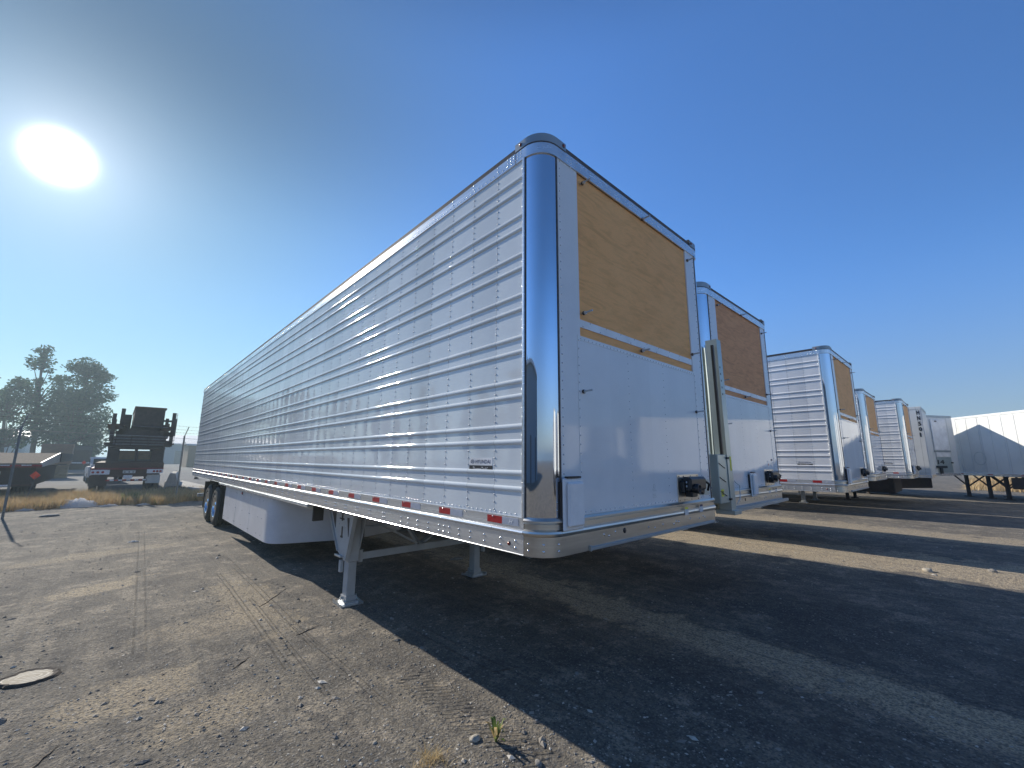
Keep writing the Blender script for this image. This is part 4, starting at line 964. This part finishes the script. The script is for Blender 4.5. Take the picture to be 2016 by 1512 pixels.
P_('mud_flap', lambda mb: qb(mb, 150, 1205, 400, 1355, 'dark_steel', 26.2, 26.22)); P_('mud_flap', lambda mb: qb(mb, 950, 1205, 1170, 1330, 'smudge_grey', 26.2, 26.22))
for x in (-2.75, -2.45, -.75, -.45):
    for y in (27.0, 28.25): w = part('wheel', rim, FB, 'rim', (x+1.4, y-26, .5)); part('tyre', tyre, w, 'ty')
LG = 'steel load stacked on the flatbed'
def sbox(name, label, cat, fn): o = part(name, fn); tag(o, label, cat, LG); return o
def cage(mb):
    for x in (340, 480, 745, 985, 1150): qb(mb, x, 800, x+26, 1022, 'dark_steel', 26.1, 26.2); qb(mb, x, 800, x+26, 1022, 'dark_steel', 28.4, 28.5)
    for y in (800, 1000): qb(mb, 335, y, 1182, y+24, 'dark_steel', 26.08, 28.5)
    qb(mb, 340, 830, 480, 1000, 'dark_steel', 26.25, 28.4); qb(mb, 985, 830, 1180, 1000, 'dark_steel', 26.25, 28.4); qb(mb, 480, 850, 985, 1000, 'grey_steel', 26.5, 28.3)
sbox('steel_cage', 'dark steel cage at the bottom of the flatbed load', 'cage', cage)
sbox('wooden_crate', 'tan board crate in the left half of the steel cage', 'crate', lambda mb: [qb(mb, 512, 862+k*30, 738, 888+k*30, 'load_board', 26.3, 26.48) for k in range(4)])
sbox('wooden_crate', 'tan board crate in the right half of the steel cage', 'crate', lambda mb: [qb(mb, 790, 862+k*30, 980, 888+k*30, 'load_board', 26.3, 26.48) for k in range(4)])
def beams(mb):
    q = random.Random(2)
    for k, y in enumerate(range(622, 790, 21)): qb(mb, 380+q.uniform(-12, 40), y, 1190+q.uniform(-60, 10), y+15, 'grey_steel' if k % 2 == 0 else 'dark_steel', 26.0+q.uniform(0, .2), 33)
    for x in (420, 640, 900, 1130): qb(mb, x, 622, x+10, 790, 'dark_steel', 25.96, 26)
sbox('beam_stack', 'stack of long grey steel beams above the cage on the flatbed', 'steel beams', beams)
def topbox(mb):
    qb(mb, 640, 205, 1105, 478, 'dark_steel', 26.4, 31); qb(mb, 628, 182, 1125, 210, 'rust_steel', 26.35, 31.05, .01)
    for x in (760, 880, 1000): qb(mb, x, 210, x+10, 478, 'dark_steel', 26.37, 26.4)
sbox('steel_bin', 'big dark steel bin topping the flatbed load', 'bin', topbox)
def mid(mb):
    qb(mb, 500, 290, 610, 560, 'dark_steel', 27.5, 30); qb(mb, 460, 540, 1190, 622, 'dark_steel', 26.2, 30); qb(mb, 620, 478, 1060, 545, 'dark_steel', 26.6, 30); qb(mb, 640, 484, 1180, 492, 'grey_steel', 26.1, 26.15)
    for x in (560, 700, 890, 1080): qb(mb, x, 484, x+12, 600, 'dark_steel', 26.1, 26.2)
sbox('scaffold_rack', 'dark welded rack between the steel bin and the beam stack', 'steel frame', mid)
def rack(px, side):
    def fn(mb):
        for (x0, y0, x1, y1) in px: qb(mb, x0, y0, x1, y1, 'dark_steel', 26.2, 26.35)
        for yy in (30.5,):
            for (x0, y0, x1, y1) in px: qb(mb, x0, y0, x1, y1, 'dark_steel', yy, yy+.12)
        x = min(p[0] for p in px); X = max(p[2] for p in px)
        for y in (470, 735): qb(mb, x, y, X, y+16, 'rust_steel', 26.2, 30.6)
        if side:
            for k in range(22): qb(mb, 1292, 262+k*22, 1308, 270+k*22, 'grey_steel', 26.15, 26.3)
    return fn
sbox('stake_rack', 'left stake rack of upright steel posts on the flatbed', 'rack', rack([(325, 312, 385, 720), (440, 232, 500, 620), (270, 735, 420, 775), (360, 462, 470, 476), (400, 560, 520, 610)], 0))
sbox('stake_rack', 'right stake rack with notched upright steel posts on the flatbed', 'rack', rack([(1225, 255, 1285, 780), (1288, 345, 1312, 620), (1100, 372, 1225, 400), (1060, 500, 1225, 514), (1120, 560, 1260, 625), (1150, 690, 1262, 790)], 1))

# ---------------- lowboy / ramp trailer at the left edge
LB = thing('ramp_trailer', 'low trailer with pale planked ramp deck and red-white tape at the left edge', 'trailer', (-6.2, 25, 0))
def off(fn): return fn
def LP(name, fn): return part(name, fn, LB, None, (6.2, -25, 0))
def ldeck(mb):
    mb.prism([(-9, 25, 1.41), (-4.25, 25, 1.41), (-3.98, 28.6, 1.86), (-9, 28.6, 1.86)], (0, 0, .06), 'deck_plank'); mb.box((-9, 28.6, 1.84), (-4.0, 36, 1.90), 'deck_plank')
    for k in range(12): y = 25.1+k*.3; z = 1.473+.125*(k*.3); mb.beam((-9, y, z), (-4.24+.02*k, y, z), .02, .012, 'dark_steel')
LP('deck', ldeck)
def lframe(mb):
    mb.box((-9, 24.96, 1.30), (-4.22, 25.02, 1.41), 'red_frame', .005)
    mb.prism([(-4.24, 25, 1.30), (-4.24, 25, 1.50), (-3.97, 28.6, 1.94), (-3.97, 28.6, 1.5)], (-.05, 0, 0), 'smudge_grey'); mb.box((-4.0, 28.6, 1.5), (-3.94, 36, 1.92), 'dark_steel')
    mb.box((-9, 25.3, .75), (-4.4, 25.5, 1.30), 'dark_steel'); mb.box((-8.8, 25.5, .5), (-4.5, 35, 1.3), 'dark_steel'); mb.box((-9, 25.2, .52), (-4.3, 25.3, .62), 'dark_steel')
LP('frame', lframe)
def ltape(mb):
    for k in range(16): x = -9+k*.3; mb.box((x, 24.95, 1.375), (x+.29, 24.96, 1.408), 'red_tape' if k % 2 else 'light_ink')
    for k in range(8): x = -8.9+k*.56; mb.box((x, 25.185, .54), (x+.54, 25.2, .605), 'rust_steel' if k % 2 else 'light_ink')
LP('reflective_tape', ltape)
LP('tail_panel', lambda mb: mb.box((-5.75, 25.17, 1.0), (-5.35, 25.2, 1.14), 'light_ink', .004))
for x in (-5.1, -4.8, -8.3):
    for y in (26.6, 27.7): w = part('wheel', rim, LB, 'rim', (x+6.2, y-25, .5)); part('tyre', tyre, w, 'ty')
def flag(label, x, y, z, h0):
    t = thing('marker_flag', label, 'flag', (x, y, 0))
    part('pole', lambda mb: mb.tube([(-.12, 0, h0), (.02, 0, z-.05)], .010, 'grey_steel', 6), t)
    def cl(mb):
        vs = []; n = 7
        for j in range(n):
            for i in range(n): a, b = i/(n-1)-.5, j/(n-1)-.5; vs.append(((a+b)*.15, .03*math.sin(a*7+b*3), z+(b-a)*.17))
        mb.add(vs, [(j*n+i, j*n+i+1, (j+1)*n+i+1, (j+1)*n+i) for j in range(n-1) for i in range(n-1)], 'flag_fabric', True)
    part('flag_cloth', cl, t)
flag('orange-red diamond flag on a thin stick in front of the low ramp trailer', -4.2, 23.2, 1.02, .1)
flag('red flag standing on the gravel lot between the two back trailers', -4.0, 52, 1.25, .0)

# ---------------- things farther off
def car(name, label, cat, loc, rz, paint, pickup=False):
    t = thing(name, label, cat, loc, rz)
    def body(mb):
        mb.prism([(-.9, -2.5, .40), (-.9, 2.5, .40), (-.9, 2.5, .95), (-.9, 1.2, 1.08), (-.9, .9, 1.08), (-.9, -2.5, 1.1)], (1.8, 0, 0), paint)
        mb.prism([(-.8, 1.15, 1.08), (-.8, .6, 1.72), (-.8, -.7 if pickup else -2.0, 1.74), (-.8, -.85 if pickup else -2.45, 1.1)], (1.6, 0, 0), paint)
        if pickup: mb.box((-.8, -2.4, 1.1), (-.74, -.9, 1.25), paint); mb.box((.74, -2.4, 1.1), (.8, -.9, 1.25), paint); mb.box((-.8, -2.5, .9), (.8, -2.4, 1.25), paint)
    part('body', body, t)
    part('rear_window', lambda mb: mb.box((-.65, (-.83 if pickup else -2.42)-.03, 1.2), (.65, (-.83 if pickup else -2.42)+.05, 1.62), 'glass_dark'), t)
    part('side_window', lambda mb: [mb.box((s*.79, -.6, 1.15), (s*.815, .7, 1.6), 'glass_dark') for s in (-1, 1)], t)
    for x in (-.72, .72): part('tail_light', lambda mb, x=x: mb.box((x-.07, -2.53, .78), (x+.07, -2.49, 1.02), 'amber_lens'), t)
    for x in (-.92, .72):
        for y in (-1.6, 1.6):
            w = part('wheel', rim, t, 'rim', (x, y, .36)); w.scale = (.8, .72, .72); part('tyre', tyre, w, 'ty')
car('pickup_truck', 'white-topped pickup seen left of the loaded flatbed', 'pickup truck', (-2.5, 41, 0), R_(4), 'car_paint_white', True)
def ftruck(mb):
    mb.box((-1.25, 0, .95), (1.25, 7, 1.12), 'dark_steel'); mb.box((-1.25, 6, 1.1), (1.25, 7.6, 2.95), 'car_paint_dark', .1); mb.box((-1.3, -.02, 1.12), (1.3, 6, 1.22), 'roof_white')
DT = thing('flatbed_truck', 'dark flatbed truck standing far back before the dense tree', 'truck', (-5.0, 58, 0), R_(2))
part('body', ftruck, DT); part('load', lambda mb: (mb.box((-1.1, .5, 1.22), (1.1, 5, 2.4), 'dark_steel', .05), mb.box((-1.0, .1, .5), (1.0, .3, .95), 'dark_steel')), DT)
for x in (-1.2, .95):
    for y in (1.3, 5.6): w = part('wheel', rim, DT, 'rim', (x, y, .5)); part('tyre', tyre, w, 'ty')
def crate(mb):
    mb.box((-.9, -.6, .12), (.9, .6, 1.75), 'brown_box', .02)
    for z in (.3, .9, 1.5): mb.box((-.93, -.63, z), (.93, .63, z+.1), 'brown_box')
    for x in (-.8, 0, .7): mb.box((x, -.55, 0), (x+.12, .55, .12), 'load_board')
tag(part('packing_crate', crate, None, None, (-5.6, 50, 1.05)), 'reddish-brown packing crate on the lot behind the low ramp trailer', 'crate')
tag(part('pallet_stack', lambda mb: [mb.box((-.8, -.6, .13*k), (.8, .6, .13*k+.09), 'load_board') for k in range(8)], None, None, (-5.6, 50, 0)), 'pallet stack under the reddish-brown packing crate', 'pallets')
def cone(mb):
    mb.lathe((0, 0, 0), (0, 0, 1), [(.03, .16), (.25, .11), (.45, .07), (.70, .03), (.71, .001)], 'cone_orange', 14); mb.box((-.2, -.2, 0), (.2, .2, .035), 'cone_orange', .01)
for i, (x, y, lab) in enumerate(((1.75, 42, 'dark traffic cone on the lot beside the fence post'), (3.1, 42, 'dark traffic cone on the lot next to the nearest trailer rear'))):
    tag(part('traffic_cone', cone, None, 'cone', (x, y, 0)), lab, 'traffic cone', 'traffic cones on the lot')
def kblock(mb): mb.prism([(0, 0, 0), (.6, 0, 0), (.6, 0, .25), (.42, 0, .9), (.18, 0, .9), (0, 0, .25)], (0, 5, 0), 'concrete')
tag(part('concrete_barrier', kblock, None, None, (.05, 27.2, 0), (0, 0, R_(-6))), 'concrete barrier standing upright right of the loaded flatbed', 'barrier')
tag(part('concrete_slab', lambda mb: mb.box((0, 0, 0), (.95, 9, .28), 'concrete', .03), None, None, (.95, 24.2, 0), (0, 0, R_(3))), 'long pale concrete slab on the ground behind the fence post', 'slab')
tag(part('tyre', lambda mb: tyre(mb), None, None, (.55, 26.4, .27), (0, R_(90), 0)), 'dark tyre lying against the concrete barrier', 'tyre')
def warehouse(name, label, loc, w, d, h, wall, rz=0, doors=0):
    t = thing(name, label, 'building', loc, rz)
    def wl(mb):
        mb.box((0, 0, 0), (w, d, h), wall); x = 0
        while x < w: mb.box((x, -.05, 0), (x+.12, 0, h-.2), wall); x += 1.0
    part('wall', wl, t); part('roof', lambda mb: mb.prism([(-.4, -.4, h), (-.4, d+.4, h), (-.4, d/2, h+d*.10)], (w+.8, 0, 0), 'roof_white'), t)
    part('eave', lambda mb: mb.box((-.4, -.5, h-.25), (w+.4, -.35, h+.05), 'roof_white'), t)
    for k in range(doors): part('roller_door', lambda mb, k=k: mb.box((4+k*14, -.09, 0), (8+k*14, -.05, 3.6), 'grey_steel'), t)
warehouse('warehouse', 'long blue-grey metal warehouse on the skyline left of the nearest trailer', (6.0, 150, 0), 70, 30, 5.6, 'blue_grey_cladding', 0, 3)
warehouse('warehouse', 'dark low building with a white roof edge at the left edge', (-42, 150, 0), 24, 18, 6.3, 'blue_grey_cladding', 0, 1)
warehouse('shed', 'tan shed end seen at the rear corner of the nearest trailer', (7.6, 96, 0), 9, 8, 4.2, 'brown_box', 0, 0)
warehouse('warehouse', 'large grey warehouse west of the yard, outside the picture', (-34, -12, 0), 40, 22, 9.5, 'blue_grey_cladding', R_(75), 2)

# ---------------- trees
def crown(clusters, leaf, per, seed, droop=.3):
    def fn(mb):
        q = random.Random(seed)
        for (x, y, z, rr) in clusters:
            for k in range(int(per*rr*rr)):
                while True:
                    p = Vector((q.uniform(-1, 1), q.uniform(-1, 1), q.uniform(-1, 1)))
                    if p.length < 1: break
                if q.random() > .35+.65*p.length: continue
                p = Vector((x, y, z)) + Vector((p.x*rr, p.y*rr, p.z*rr*.8)); d = Vector((q.gauss(0, 1), q.gauss(0, 1), q.gauss(0, .6)-droop)).normalized(); e = d.orthogonal().normalized()*leaf*q.uniform(.25, .5); L = leaf*q.uniform(.7, 1.5)
                mb.add([p-e*.3, p+d*L*.5-e, p+d*L, p+d*L*.5+e], [(0, 1, 2, 3)], 'eucalyptus_leaf')
    return fn
def tree(label, loc, trunk, clusters, leaf, per, seed, key, sc=1.0, rz=0, group='eucalyptus trees beyond the lot'):
    t = thing('eucalyptus_tree', label, 'tree', loc, rz, group); t.scale = (sc, sc, sc)
    def tk(mb):
        base = [Vector(p) for p, _ in trunk]; mb.tube([p for p, _ in trunk], [r for _, r in trunk], 'bark', 8)
        q = random.Random(seed)
        for (x, y, z, rr) in clusters:
            c_ = Vector((x, y, z)); b = min(base, key=lambda p: (p-c_).length + (5 if p.z > z-.8 else 0)); m = (b+c_)/2 + Vector((q.gauss(0, .3), q.gauss(0, .3), -.2)); mb.tube([b, m, c_], [.13, .08, .03], 'bark', 5, False)
    part('trunk', tk, t, key+'t'); part('crown', crown(clusters, leaf, per, seed), t, key+'c'); return t
def cl(n, zr, rad, crad, seed, lean=0, cut=.0):
    q = random.Random(seed); o = []
    for i in range(n):
        z = q.uniform(*zr); f_ = (z-zr[0])/(zr[1]-zr[0]); R0 = rad(f_); a = q.uniform(0, 6.28); d = R0*q.random()**.5; o.append((d*math.cos(a)+lean*z, d*math.sin(a), z, q.uniform(*crad)))
    return o
tall_t = [((0, 0, 0), .34), ((-.15, 0, 5), .27), ((-.5, 0, 10), .2), ((-.9, 0, 15), .13), ((-1.1, 0, 19), .05)]
tall_c = cl(46, (6.5, 19.6), lambda f_: 2.7*math.sin(math.pi*min(1, .15+f_*.85))**.7*(1-.25*f_), (.5, 1.0), 21, -.055)
dense_t = [((0, 0, 0), .5), ((.1, 0, 4), .4), ((.2, 0, 9), .28), ((.2, 0, 14), .12)]
dense_c = cl(120, (2.2, 16.4), lambda f_: 4.1*math.sin(math.pi*(.12+.83*f_))**.55, (.75, 1.6), 33)
scat_t = [((0, 0, 0), .3), ((-.3, 0, 3), .24), ((-.6, 0, 7), .16), ((-.8, 0, 11), .06)]
scat_c = cl(44, (3.5, 13.0), lambda f_: 3.4*math.sin(math.pi*(.15+.8*f_))**.6, (.55, 1.1), 41)
EL = 75
tree('tall thin eucalyptus with bare leaning trunk, rising highest at the left', (-11.3, 95, 0), tall_t, tall_c, .42, EL, 1, 'tall')
tree('big dense dark eucalyptus directly left of the loaded flatbed', (-7.2, 93, 0), dense_t, dense_c, .42, EL, 2, 'dense')
tree('airy smaller eucalyptus left of the tall thin one', (-13.8, 92, 0), scat_t, scat_c, .42, EL, 3, 'scat')
tree('eucalyptus cut by the left picture edge', (-17.6, 97, 0), scat_t, scat_c, .42, EL, 3, 'scat', 1.05, 2.0)
tree('loose small eucalyptus between the tall thin tree and the dense one', (-9.4, 99, 0), scat_t, scat_c, .42, EL, 3, 'scat', .5, 4.0)
# more of the same belt to the west, out of the picture but mirrored in the trailer's side
NUM = ['first', 'second', 'third', 'fourth', 'fifth', 'sixth', 'seventh', 'eighth', 'ninth', 'tenth']
for i, (x, y, kx, sc) in enumerate(((-23, 88, 'dense', .9), (-30, 82, 'scat', 1.1), (-36, 76, 'dense', .75), (-39, 64, 'tall', .8), (-44, 55, 'dense', .8), (-46, 44, 'scat', 1.1), (-50, 36, 'dense', .7), (-48, 26, 'scat', 1.2))):
    a, b = {'dense': (dense_t, dense_c), 'scat': (scat_t, scat_c), 'tall': (tall_t, tall_c)}[kx]
    tree('belt tree west of the yard outside the picture, %s from the north' % NUM[i], (x, y, 0), a, b, .42, EL, {'tall': 1, 'dense': 2, 'scat': 3}[kx], kx, sc, i*1.3, 'belt trees west of the yard')
# low far hedge line on the skyline
for i, (x, y, sc) in enumerate(((14, 260, .32), (19, 262, .38), (30, 265, .35), (-52, 240, .7), (-62, 250, .8))):
    tree(('small round tree on the skyline above the blue-grey warehouse, %s' % ('leftmost', 'middle', 'rightmost')[i]) if i < 3 else ('dark tree behind the white-roofed building, %s of the two' % ('nearer', 'farther')[i-3]), (x, y, 0), dense_t, dense_c, .42, EL, 2, 'dense', sc, i*2.1, 'skyline trees')

# ================================================================ HAZE
HAZE = 0.0017
if HAZE:
    mb = MB(); MT['haze'] = bpy.data.materials.new('haze'); m = MT['haze']; m.use_nodes = True; m.node_tree.nodes.clear()
    pv = m.node_tree.nodes.new('ShaderNodeVolumePrincipled'); o_ = m.node_tree.nodes.new('ShaderNodeOutputMaterial'); m.node_tree.links.new(pv.outputs[0], o_.inputs['Volume'])
    pv.inputs['Density'].default_value = HAZE; pv.inputs['Color'].default_value = (.72, .92, 1, 1); pv.inputs['Anisotropy'].default_value = .3
    mb.box((-1800, -1800, -1.0), (1800, 1800, 24), 'haze'); o = link('haze', mb.mesh('haze')); tag(o, 'thin morning haze over the yard', None, None, 'stuff')
